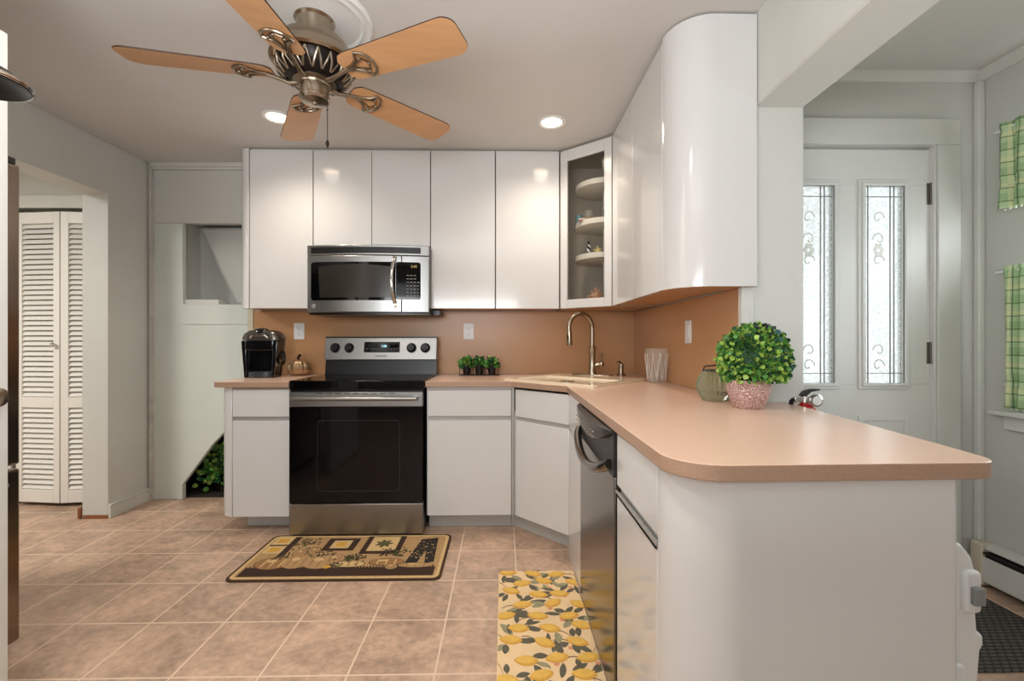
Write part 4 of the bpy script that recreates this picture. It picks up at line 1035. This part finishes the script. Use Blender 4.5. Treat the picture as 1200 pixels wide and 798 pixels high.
# ------------------------------------------------------------------ fire extinguisher on the wall end
def make_ext():
    X, Y = 1.106, 1.650; zt = .905
    c = thing('fire_extinguisher', 'small red fire extinguisher hung on the wall end behind the peninsula counter', 'fire extinguisher', (X, YE, .6))
    Mr = mat('extinguisher_red', (176, 20, 26), .25, coat=.4)
    b = newbm(); lathe(b, [(0, zt - .36), (.034, zt - .36), (.040, zt - .35), (.040, zt - .03), (.034, zt - .005), (.018, zt + .010), (.014, zt + .016), (0, zt + .016)], (X, Y, 0), 28); part('cylinder', b, Mr, c)
    b = newbm(); cyl(b, (X, Y, zt + .014), .015, .026, 16); box(b, X - .042, X - .012, Y - .01, Y + .01, zt + .018, zt + .036); part('valve', b, M_chrome, c, bev=.002)
    b = newbm(); lathe(b, [(0, 0), (.021, 0), (.023, .004), (.023, .012), (.019, .014), (0, .014)], (X + .024, Y - .018, zt + .026), 24, 0, RX); g = part('gauge', b, M_chrome, c)
    b = newbm(); lathe(b, [(0, 0), (.017, 0), (.017, .001), (0, .001)], (X + .024, Y - .0322, zt + .026), 20, 0, RX); part('gauge_face', b, M_white, g)
    b = newbm(); extr(b, [(X - .020, zt + .040), (X - .005, zt + .058), (X + .02, zt + .066), (X + .052, zt + .066), (X + .052, zt + .061), (X + .018, zt + .055), (X + .0, zt + .038)], Y - .010, Y + .010, 'y'); part('lever', b, M_dgrey, c, bev=.002)
    b = newbm(); tube(b, [(X - .042, Y, zt + .027), (X - .05, Y, zt + .02), (X - .052, Y, zt - .01)], .008, 10); part('nozzle', b, M_blackp, c)
    b = newbm(); box(b, X - .02, X + .02, Y + .03, YE, zt - .25, zt - .05); box(b, X - .044, X + .044, Y - .01, Y + .045, zt - .2, zt - .18); part('bracket', b, M_steel, c)
make_ext()

# ------------------------------------------------------------------ ornaments inside the glass corner cabinet
def glass_pt(px, Y):   # x for a given depth along the viewing line used when measuring the ornaments
    a = math.atan((px - 600) / 533.33) + R(1.075); return Y * math.tan(a)
T1, T2 = SZ[1] + .0003, SZ[2] + .0003
b = newbm(); X, Y = .50, 2.99; lathe(b, [(0, 0), (.022, 0), (.026, .01), (.026, .05), (.020, .062), (.021, .07), (.017, .07), (.016, .05), (0, .004)], (X, Y, T1), 20)
tag(obj('teal_jar', b, glass('teal_glass', (80, 150, 160), .6)), 'small teal glass jar on the middle shelf of the glass cabinet', 'jar', )
c = thing('glass_jar', 'clear glass jar filled with golden trinkets in the glass cabinet', 'jar', (.555, 2.95, T1))
b = newbm(); lathe(b, [(0, 0), (.030, 0), (.034, .01), (.034, .065), (.026, .08), (.027, .09), (.023, .09), (.022, .08), (.030, .06), (.030, .006), (0, .004)], (.555, 2.95, T1), 24); part('glass_body', b, M_glass, c)
b = newbm()
for k in range(14): ball(b, (.555 + random.uniform(-.014, .014), 2.95 + random.uniform(-.014, .014), T1 + .013 + k * .0035), .008, seg=8, rings=6)
part('trinkets', b, mat('gold_trinket', (176, 134, 70), .35, metal=.5), c)
b = newbm(); ball(b, (.510, 2.895, T1 + .016), .034, (1.15, .8, .34), seg=20); ball(b, (.545, 2.895, T1 + .018), .010, (1.4, .7, .6), seg=10)
tag(obj('seashell', b, mat('pink_shell', (222, 190, 178), .35)), 'pale pink seashell at the front of the middle cabinet shelf', 'shell')
c = thing('lighthouse_figurine', 'tiny black and white striped lighthouse in the glass cabinet', 'figurine', (.545, 2.90, T2))
b = newbm(); nseg = 24; H = .075; K = 12; rings = []
for k in range(K + 1):
    rings.append([b.verts.new((.545 + (.016 - .006 * k / K) * math.cos(2 * PI * i / nseg), 2.90 + (.016 - .006 * k / K) * math.sin(2 * PI * i / nseg), T2 + H * k / K)) for i in range(nseg)])
for k in range(K):
    for i in range(nseg):
        f = b.faces.new([rings[k][i], rings[k][(i + 1) % nseg], rings[k + 1][(i + 1) % nseg], rings[k + 1][i]]); f.material_index = 1 if ((i + k * 2) // 6) % 2 else 0
b.faces.new(rings[0]); b.faces.new(rings[-1]); part('tower', b, [M_white, M_blackp], c)
b = newbm(); cyl(b, (.545, 2.90, T2 + H), .013, .003, 16); cyl(b, (.545, 2.90, T2 + H + .003), .007, .012, 12); lathe(b, [(.010, 0), (0, .010)], (.545, 2.90, T2 + H + .015), 12); part('lantern_room', b, M_blackp, c)
b = newbm(); X, Y, Zc = .602, 2.89, T2 + .036
pts = []
for k in range(10):
    a = PI / 2 + k * PI / 5 + .15; r_ = .034 if k % 2 == 0 else .013; pts.append((X + r_ * math.cos(a), Zc + r_ * math.sin(a)))
extr(b, pts, Y - .005, Y + .005, 'y'); box(b, X - .02, X + .02, Y - .008, Y + .008, T2, T2 + .010)
tag(obj('starfish', b, mat('cream_starfish', (216, 196, 130), .7), bev=.003), 'cream starfish standing beside the tiny lighthouse', 'starfish')
b = newbm(); X, Y, Zc = .585, 2.89, UZ0 + .019
ball(b, (X, Y, Zc + .048), .036, (1, 1, 1), seg=14); cyl(b, (X, Y, Zc), .022, .02, 16)
for k in range(46):
    th = random.uniform(0, 2 * PI); el = random.uniform(-.3, 1.5); d = Vector((math.cos(th) * math.cos(el), math.sin(th) * math.cos(el), math.sin(el)))
    p = Vector((X, Y, Zc + .050)); tube(b, [p + d * .028, p + d * random.uniform(.052, .070)], .003, 6, rs=[.006, .001])
tag(obj('spiny_shell', b, mat('orange_shell', (206, 160, 128), .6)), 'spiny orange shell on the floor of the glass cabinet', 'shell')
b = newbm(); X, Y = .66, 2.86; lathe(b, [(0, 0), (.026, 0), (.030, .01), (.030, .07), (.026, .08), (.022, .08), (.026, .06), (.026, .006), (0, .004)], (X, Y, T1), 20)
tag(obj('teal_tumbler', b, glass('pale_teal_glass', (120, 170, 170), .5)), 'pale teal glass half hidden by the door frame, rightmost on its shelf', 'glass')

# ------------------------------------------------------------------ rugs
def flat_rug(name, outline, th, base_m, mats, draw, label, edge=True):
    b = newbm(); extr(b, outline, FZ + .0005, FZ + th, 'z', 0); draw(b, FZ + th)
    return tag(obj(name, b, [base_m] + mats, smooth=0), label, 'rug')
PC = [0]
def patch(b, pts, z, mi, h=.0006):
    PC[0] = (PC[0] + 1) % 900; h += PC[0] * 4e-7
    A_ = [b.verts.new((x, y, z + h)) for x, y in pts]; f = b.faces.new(A_); f.material_index = mi
    f.normal_update()
    if f.normal.z < 0: f.normal_flip()
    # a shallow skirt gives the pile its thickness
    B_ = [b.verts.new((x, y, z - .001)) for x, y in pts]
    for i in range(len(pts)):
        j = (i + 1) % len(pts); b.faces.new([A_[i], A_[j], B_[j], B_[i]]).material_index = mi
def ell(cx, cy, rx, ry, rot=0, n=20, pt=0):
    L = []
    for i in range(n):
        a = 2 * PI * i / n; x = rx * math.cos(a) * (1 + pt * abs(math.cos(a)) ** 9); y = ry * math.sin(a)
        L.append((cx + x * math.cos(rot) - y * math.sin(rot), cy + x * math.sin(rot) + y * math.cos(rot)))
    return L
def lf(cx, cy, l, w, rot, n=7):
    up = [(l * i / n, w * math.sin(PI * i / n) ** .8) for i in range(n + 1)]; dn = [(l * i / n, -w * math.sin(PI * i / n) ** .8 * .8) for i in range(n - 1, 0, -1)]
    return [(cx + x * math.cos(rot) - y * math.sin(rot), cy + x * math.sin(rot) + y * math.cos(rot)) for x, y in up + dn]

# pumpkin kitchen mat in front of the range (about 1.05 x .5 m)
kx0, kx1, ky0, ky1 = -1.285, -.292, 2.105, 2.592
def draw_kitchen(b, z):
    # materials: 1 dark brown, 2 tan, 3 cream, 4 olive, 5 gold, 6 mid brown, 7 charcoal
    def U(u, v): return (kx0 + (kx1 - kx0) * u, ky0 + (ky1 - ky0) * v)
    def rect(u0, u1, v0, v1, mi, h=.0006): patch(b, [U(u0, v0), U(u1, v0), U(u1, v1), U(u0, v1)], z, mi, h)
    O = rrect(kx0 + .012, kx1 - .012, ky0 + .012, ky1 - .012, .03); patch(b, O, z, 3, .0004)
    O = rrect(kx0 + .028, kx1 - .028, ky0 + .028, ky1 - .028, .02); patch(b, O, z, 2, .0008)
    rect(.04, .96, .07, .235, 1, .0012)
    for k in range(60):
        u = .04 + .92 * k / 60; rect(u, u + .008, .225, .25 + random.uniform(0, .02), 1, .0012)
    rect(.035, .13, .55, .95, 3, .0012); rect(.035, .13, .72, .75, 1, .0014); rect(.055, .11, .8, .9, 5, .0016); rect(.055, .11, .58, .68, 5, .0016)
    rect(.13, .165, .42, .95, 1, .0012)
    rect(.33, .50, .60, .90, 1, .0012); rect(.365, .465, .655, .845, 3, .0016); rect(.39, .44, .70, .80, 5, .002)
    rect(.54, .75, .52, .95, 1, .0012); rect(.57, .72, .585, .93, 3, .0016)
    for k in range(7):
        a = k * .9; patch(b, lf(*U(.645, .76), .05, .012, a), z, 4, .002)
    patch(b, [U(.80, .30), U(.84, .86), U(.93, .90), U(.945, .34), U(.90, .30), U(.885, .60), U(.86, .30)], z, 7, .0012)
    for k in range(50):
        u = random.uniform(.82, .93); v = random.uniform(.4, .86); patch(b, ell(*U(u, v), .006, .003, random.uniform(0, 3), 6), z, random.choice((3, 4, 6)), .0018)
    for u, v, rx, ry, mi in ((.15, .33, .085, .062, 6), (.26, .36, .070, .070, 2), (.38, .35, .085, .068, 2), (.235, .55, .030, .045, 2), (.30, .60, .028, .04, 2), (.44, .42, .05, .04, 2), (.53, .30, .075, .028, 3), (.71, .34, .085, .036, 6), (.745, .24, .028, .024, 2), (.86, .27, .085, .022, 2)):
        c0 = U(u, v); patch(b, ell(c0[0], c0[1], rx + .004, ry + .004), z, 1, .0014); patch(b, ell(c0[0], c0[1], rx, ry), z, mi, .002)
        for s in (-.5, 0, .5): patch(b, ell(c0[0] + s * rx, c0[1], .004, ry * math.sqrt(1 - s * s) * .92), z, 3 if mi == 6 else 6, .0023)
        patch(b, ell(c0[0] - rx * .2, c0[1] + ry * .35, rx * .3, ry * .25), z, 3, .0024)
    patch(b, ell(*U(.43, .245), .018, .016), z, 5, .0028)
    for cu, cv, n_, sp_ in ((.22, .80, 40, .09), (.53, .43, 55, .07), (.73, .55, 60, .08), (.36, .52, 20, .06), (.16, .45, 14, .05), (.47, .28, 18, .04)):
        for k in range(n_):
            u = cu + random.gauss(0, sp_ * .45); v = cv + random.gauss(0, sp_ * .6); patch(b, lf(*U(min(max(u, .05), .93), min(max(v, .1), .93)), random.uniform(.014, .026), .0045, random.uniform(0, 6.28)), z, random.choice((1, 4, 4, 7)), .0026)
Mr = [mat('rug_dark_brown', (58, 38, 26), .95), mat('rug_tan', (178, 142, 98), .95, noise=.12, nscale=60), mat('rug_cream', (208, 176, 124), .95, noise=.08, nscale=60), mat('rug_olive', (84, 82, 48), .95), mat('rug_gold', (206, 156, 62), .95), mat('rug_mid_brown', (154, 112, 72), .95, noise=.15, nscale=40), mat('rug_charcoal', (40, 34, 30), .95)]
flat_rug('kitchen_rug', rrect(kx0, kx1, ky0, ky1, .035), .008, mat('rug_binding', (74, 50, 34), .95), Mr, draw_kitchen, 'brown harvest-pumpkin kitchen mat in front of the range')

lx0, lx1, ly0, ly1 = -.022, .334, 1.28, 2.175
def draw_lemon(b, z):
    # 1 lemon, 2 lemon shade, 3 grey green leaf, 4 pale leaf, 5 stem, 6 pink blossom
    rnd = random.Random(11)
    def inside(pts): return all(lx0 + .002 < x < lx1 - .002 and ly0 + .002 < y < ly1 - .002 for x, y in pts)
    def P(pts, mi, h):
        if not inside(pts): pts = [(min(max(x, lx0 + .002), lx1 - .002), min(max(y, ly0 + .002), ly1 - .002)) for x, y in pts]
        patch(b, pts, z, mi, h)
    k = 0
    y = ly0 + .05
    while y < ly1:
        x = lx0 + .045 + (.05 if k % 2 else 0)
        while x < lx1 - .02:
            cx_, cy_ = x + rnd.uniform(-.018, .018), y + rnd.uniform(-.02, .02); ro = rnd.uniform(-.6, .6)
            for q in range(rnd.choice((3, 4, 4))):
                a = rnd.uniform(0, 6.28); P(lf(cx_ + .034 * math.cos(a), cy_ + .030 * math.sin(a), rnd.uniform(.045, .072), rnd.uniform(.010, .016), a + rnd.uniform(-.9, .9)), rnd.choice((3, 3, 4, 3)), .0012 + .0001 * q)
            P(ell(cx_, cy_, .035, .025, ro, 20, .22), 2, .0016); P(ell(cx_ - .003, cy_ + .004, .029, .019, ro, 18, .2), 1, .0019)
            a = rnd.uniform(0, 6.28); s = Vector((cx_ + .03 * math.cos(a), cy_ + .03 * math.sin(a)))
            pts = [s + Vector((t * .06 * math.cos(a), t * .06 * math.sin(a) + .012 * math.sin(t * 3))) for t in (0, .25, .5, .75, 1)]
            P([(p.x, p.y + .0016) for p in pts] + [(p.x, p.y - .0016) for p in pts[::-1]], 5, .0010)
            if rnd.random() < .5:
                for q in range(5): P(ell(cx_ + .055 + .006 * math.cos(q * 1.26), cy_ + .05 + .006 * math.sin(q * 1.26), .005, .0028, q * 1.26, 8), 6, .0014)
            x += .118
        y += .082; k += 1
Ml = [mat('lemon_yellow', (232, 186, 88), .7, noise=.08, nscale=50), mat('lemon_shade', (220, 166, 70), .7), mat('print_leaf', (98, 92, 76), .7, noise=.2, nscale=60), mat('print_leaf_pale', (156, 150, 118), .7, noise=.15, nscale=60), mat('print_stem', (118, 90, 72), .7), mat('print_blossom', (222, 150, 116), .7)]
flat_rug('lemon_rug', rrect(lx0, lx1, ly0, ly1, .012), .006, mat('rug_peach', (238, 206, 160), .7, noise=.05, nscale=10), Ml, draw_lemon, 'peach lemon-print mat beside the dishwasher')

# door mat in the entry
Mm = bpy.data.materials.new('charcoal_waffle'); Mm.use_nodes = True; nt = Mm.node_tree; bs = nt.nodes['Principled BSDF']
tc = nt.nodes.new('ShaderNodeTexCoord'); ck = nt.nodes.new('ShaderNodeTexBrick'); ck.inputs['Scale'].default_value = 1; ck.inputs['Brick Width'].default_value = .03; ck.inputs['Row Height'].default_value = .018; ck.inputs['Mortar Size'].default_value = .004
ck.inputs['Color1'].default_value = lin((98, 92, 84)); ck.inputs['Color2'].default_value = lin((86, 81, 74)); ck.inputs['Mortar'].default_value = lin((48, 45, 42))
nt.links.new(tc.outputs['Object'], ck.inputs[0]); nt.links.new(ck.outputs[0], bs.inputs['Base Color']); bs.inputs['Roughness'].default_value = .9
b = newbm(); extr(b, rrect(1.36, 2.06, 1.485, 1.90, .01), FZ + .0005, FZ + .010); tag(obj('door_mat', b, Mm, bev=.002), 'charcoal waffle doormat on the entry floor', 'mat')

# ------------------------------------------------------------------ entry: heater, curtains, window
c = thing('baseboard_heater', 'white hydronic baseboard heater along the entry side wall', 'heater', (XE, 1.3, FZ))
hx = XE - .068
b = newbm(); extr(b, [(XE - .001, .07), (XE - .001, .235), (hx + .025, .235), (hx + .008, .226), (hx + .008, .218), (XE - .012, .225), (XE - .012, .07)], .5, 2.03, 'y'); part('back_plate', b, M_trim, c)
b = newbm(); box(b, hx, hx + .006, .5, 2.035, .075, .185); part('front_cover', b, M_trim, c, bev=.002)
b = newbm(); box(b, hx + .012, XE - .014, .5, 2.03, .085, .205); part('fin_element', b, M_blackp, c)
b = newbm(); box(b, hx + .001, hx + .008, .5, 2.03, .198, .206); part('damper', b, M_dgrey, c)
b = newbm(); box(b, hx - .004, XE - .001, 1.99, 2.045, .055, .24); part('end_cap', b, mat('aged_cream_cap', (206, 196, 176), .4), c, bev=.008)
for y in (.9, 1.7):
    b = newbm(); box(b, hx + .01, XE - .02, y, y + .01, FZ, .09); part('bracket', b, M_trim, c)

b = newbm(); ring_prism(b, [(.75, .86), (1.86, .86), (1.86, 2.10), (.75, 2.10)], [(.79, .90), (1.82, .90), (1.82, 2.06), (.79, 2.06)], XE + .02, XE + .10, 'x'); box(b, XE + .05, XE + .08, .79, 1.82, 1.46, 1.50)
w1 = struct('window_1', b, M_trim, bev=.002)
b = newbm(); box(b, XE + .062, XE + .066, .79, 1.82, .90, 2.06); part('glass_pane', b, glass('window_glass', (240, 245, 245), .1, .02), w1)
b = newbm(); box(b, XE - .055, XE + .02, .68, 1.985, .822, .842); box(b, XE - .02, XE, .72, 1.95, .76, .822); part('window_sill', b, M_trim, w1, bev=.003)

def plaid(name):
    m = bpy.data.materials.new(name); m.use_nodes = True; nt = m.node_tree; bs = nt.nodes['Principled BSDF']
    uv = nt.nodes.new('ShaderNodeUVMap'); sx = nt.nodes.new('ShaderNodeSeparateXYZ'); nt.links.new(uv.outputs[0], sx.inputs[0])
    def stripes(sock, per, duty, off=0):
        a = nt.nodes.new('ShaderNodeMath'); a.operation = 'ADD'; a.inputs[1].default_value = off; nt.links.new(sock, a.inputs[0])
        f = nt.nodes.new('ShaderNodeMath'); f.operation = 'PINGPONG'; f.inputs[1].default_value = per / 2; nt.links.new(a.outputs[0], f.inputs[0])
        g = nt.nodes.new('ShaderNodeMath'); g.operation = 'LESS_THAN'; g.inputs[1].default_value = duty * per / 2; nt.links.new(f.outputs[0], g.inputs[0]); return g.outputs[0]
    cur = None; base = lin((190, 212, 166))
    def mixc(fac, col, prev, amt):
        mu = nt.nodes.new('ShaderNodeMath'); mu.operation = 'MULTIPLY'; mu.inputs[1].default_value = amt; nt.links.new(fac, mu.inputs[0])
        x = nt.nodes.new('ShaderNodeMix'); x.data_type = 'RGBA'; nt.links.new(mu.outputs[0], x.inputs[0])
        if prev is None: x.inputs[6].default_value = base
        else: nt.links.new(prev, x.inputs[6])
        x.inputs[7].default_value = lin(col); return x.outputs[2]
    u, v = sx.outputs[0], sx.outputs[1]
    cur = mixc(stripes(u, .11, .36), (136, 178, 122), cur, .5); cur = mixc(stripes(v, .11, .36), (136, 178, 122), cur, .5)
    cur = mixc(stripes(u, .11, .14, .055), (226, 224, 176), cur, .6); cur = mixc(stripes(v, .11, .14, .055), (226, 224, 176), cur, .6)
    cur = mixc(stripes(u, .055, .07, .014), (78, 100, 66), cur, .75); cur = mixc(stripes(v, .055, .07, .014), (78, 100, 66), cur, .75)
    nt.links.new(cur, bs.inputs['Base Color']); bs.inputs['Roughness'].default_value = .9
    return m
M_plaid = plaid('green_plaid_cotton')
def curtain(y0, y1, z0, z1, label, flare=0):
    c = thing('curtain', label, 'curtain', (XE - .04, (y0 + y1) / 2, z1), 'green plaid entry curtains')
    b = newbm(); uvl = b.loops.layers.uv.new('UVMap'); NU, NV = 90, 24; g = []; lu = {}
    for j in range(NV + 1):
        row = []; t = j / NV; z = z1 + (z0 - z1) * t
        for i in range(NU + 1):
            s = i / NU; y = y0 + (y1 - y0) * s - (flare * t * (1 - s))
            amp = .010 + .012 * t
            if abs(z - (z1 - .035)) < .012: amp *= .5
            x = XE - .045 - amp * math.sin(s * (y1 - y0) / .055 * 2 * PI + .5 * math.sin(t * 3)) - .004 * math.sin(s * 90)
            if z < z0 + .13 and z > z0 + .09: x += .004
            v = b.verts.new((x, y, z)); lu[v] = (s * (y1 - y0) * 1.6, z); row.append(v)
        g.append(row)
    for j in range(NV):
        for i in range(NU):
            f = b.faces.new([g[j][i], g[j][i + 1], g[j + 1][i + 1], g[j + 1][i]])
            for l in f.loops: l[uvl].uv = lu[l.vert]
    o = part('cloth', b, M_plaid, c, smooth=180)
    so = o.modifiers.new('thick', 'SOLIDIFY'); so.thickness = .002
    b = newbm()
    n = int((y1 - y0) / .02)
    for i in range(n): ball(b, (XE - .045, y0 + (i + .5) * (y1 - y0) / n - flare * (1 - i / n), z0 - .004), .005, seg=6, rings=4)
    for i in range(n): ball(b, (XE - .050, y0 + (i + .5) * (y1 - y0) / n, z0 + .10), .0045, seg=6, rings=4)
    part('fringe', b, mat('white_fringe', (226, 230, 214), .9) if 'white_fringe' not in bpy.data.materials else bpy.data.materials['white_fringe'], c)
    b = newbm(); tube(b, [(XE - .035, y0 - .04, z1 - .022), (XE - .035, y1 + .04, z1 - .022)], .006, 8)
    for y in (y0 - .03, y1 + .03): tube(b, [(XE - .035, y, z1 - .022), (XE - .001, y, z1 - .022)], .005, 8)
    part('rod', b, M_white, c)
curtain(.70, 1.93, 1.715, 2.085, 'green plaid valance at the top of the entry window')
curtain(1.45, 1.925, .86, 1.468, 'green plaid cafe curtain on the lower half of the entry window')

# ------------------------------------------------------------------ white plastic gate hardware beside the peninsula
c = thing('plastic_gate', 'white moulded plastic safety gate folded beside the peninsula end', 'gate', (.96, 1.08, FZ))
prof = [(.886, FZ), (.984, FZ), (.984, .40), (.992, .50), (.999, .512), (.999, .532), (.986, .540), (.982, .60), (.984, .655), (.974, .695), (.952, .722), (.93, .732), (.886, .735)]
b = newbm(); extr(b, [(x + .004, z) for x, z in prof], .93, 1.10, 'y'); part('body', b, M_white, c, bev=.012, seg=3)
b = newbm(); extr(b, rrect(.950, .986, .585, .672, .010), .918, 1.02, 'y'); part('latch_housing', b, M_white, c, bev=.006)
b = newbm(); extr(b, rrect(.960, .984, .605, .642, .004), .908, .920, 'y'); part('latch', b, mat('grey_latch', (132, 134, 132), .5), c, bev=.003)
b = newbm(); cyl(b, (.925, 1.0, .730), .010, .018, 12); part('pin', b, M_white, c)
b = newbm(); box(b, .925, .950, .918, .931, .08, .48); part('rib', b, M_white, c, bev=.005)

# ------------------------------------------------------------------ plant seen through the stairwell gap
c = thing('leafy_plant', 'dark green leafy plant glimpsed through the stairwell gap', 'plant', (-2.05, 3.45, FZ))
b = newbm(); lathe(b, [(0, 0), (.07, 0), (.085, .09), (.075, .09), (.07, .07), (0, .07)], (-2.06, 3.42, FZ + .007), 20); part('pot', b, M_dark, c)
b = newbm()
for k in range(620):
    th = random.uniform(0, 2 * PI); el = random.uniform(-.2, 1.5); d = Vector((math.cos(th) * math.cos(el), math.sin(th) * math.cos(el), math.sin(el)))
    p = Vector((-2.06, 3.42, FZ + .13)) + Vector((d.x * .20, d.y * .13, d.z * .20 - (.09 if k % 3 == 0 else 0))) * random.uniform(.2, 1); p.z = max(p.z, FZ + .045); d.z = abs(d.z); leaf(b, p, d, random.uniform(.03, .05), random.choice((0, 0, 2, 1)), n=4)
part('foliage', b, [M_leaf, M_leafl, M_leafd], c)

# ------------------------------------------------------------------ hanging lamp just inside the left edge
X, Y = -1.022, .90
c = thing('pendant_lamp', 'dark bronze pendant shade poking in at the upper left edge', 'lamp', (X, Y, CZ))
b = newbm(); lathe(b, [(.015, .042), (.035, .036), (.055, .024), (.076, .006), (.080, 0), (.075, -.003), (.052, .014), (.03, .026), (.014, .032)], (X, Y, 1.652), 40, closed=True); part('shade', b, M_dark, c)
b = newbm(); lathe(b, [(.074, .007), (.0805, .001), (.078, -.004), (.073, .0)], (X, Y, 1.654), 40, closed=True); part('rim', b, M_chrome, c)
b = newbm(); ball(b, (X, Y, 1.662), .022, (1, 1, 1)); part('bulb', b, M_white, c)
b = newbm(); tube(b, [(X, Y, 1.70), (X, Y, CZ - .02)], .005, 8); part('stem', b, M_dark, c)
b = newbm(); lathe(b, [(0, 0), (.05, 0), (.05, -.012), (.02, -.025), (0, -.025)], (X, Y, CZ), 24); part('ceiling_canopy', b, M_dark, c)
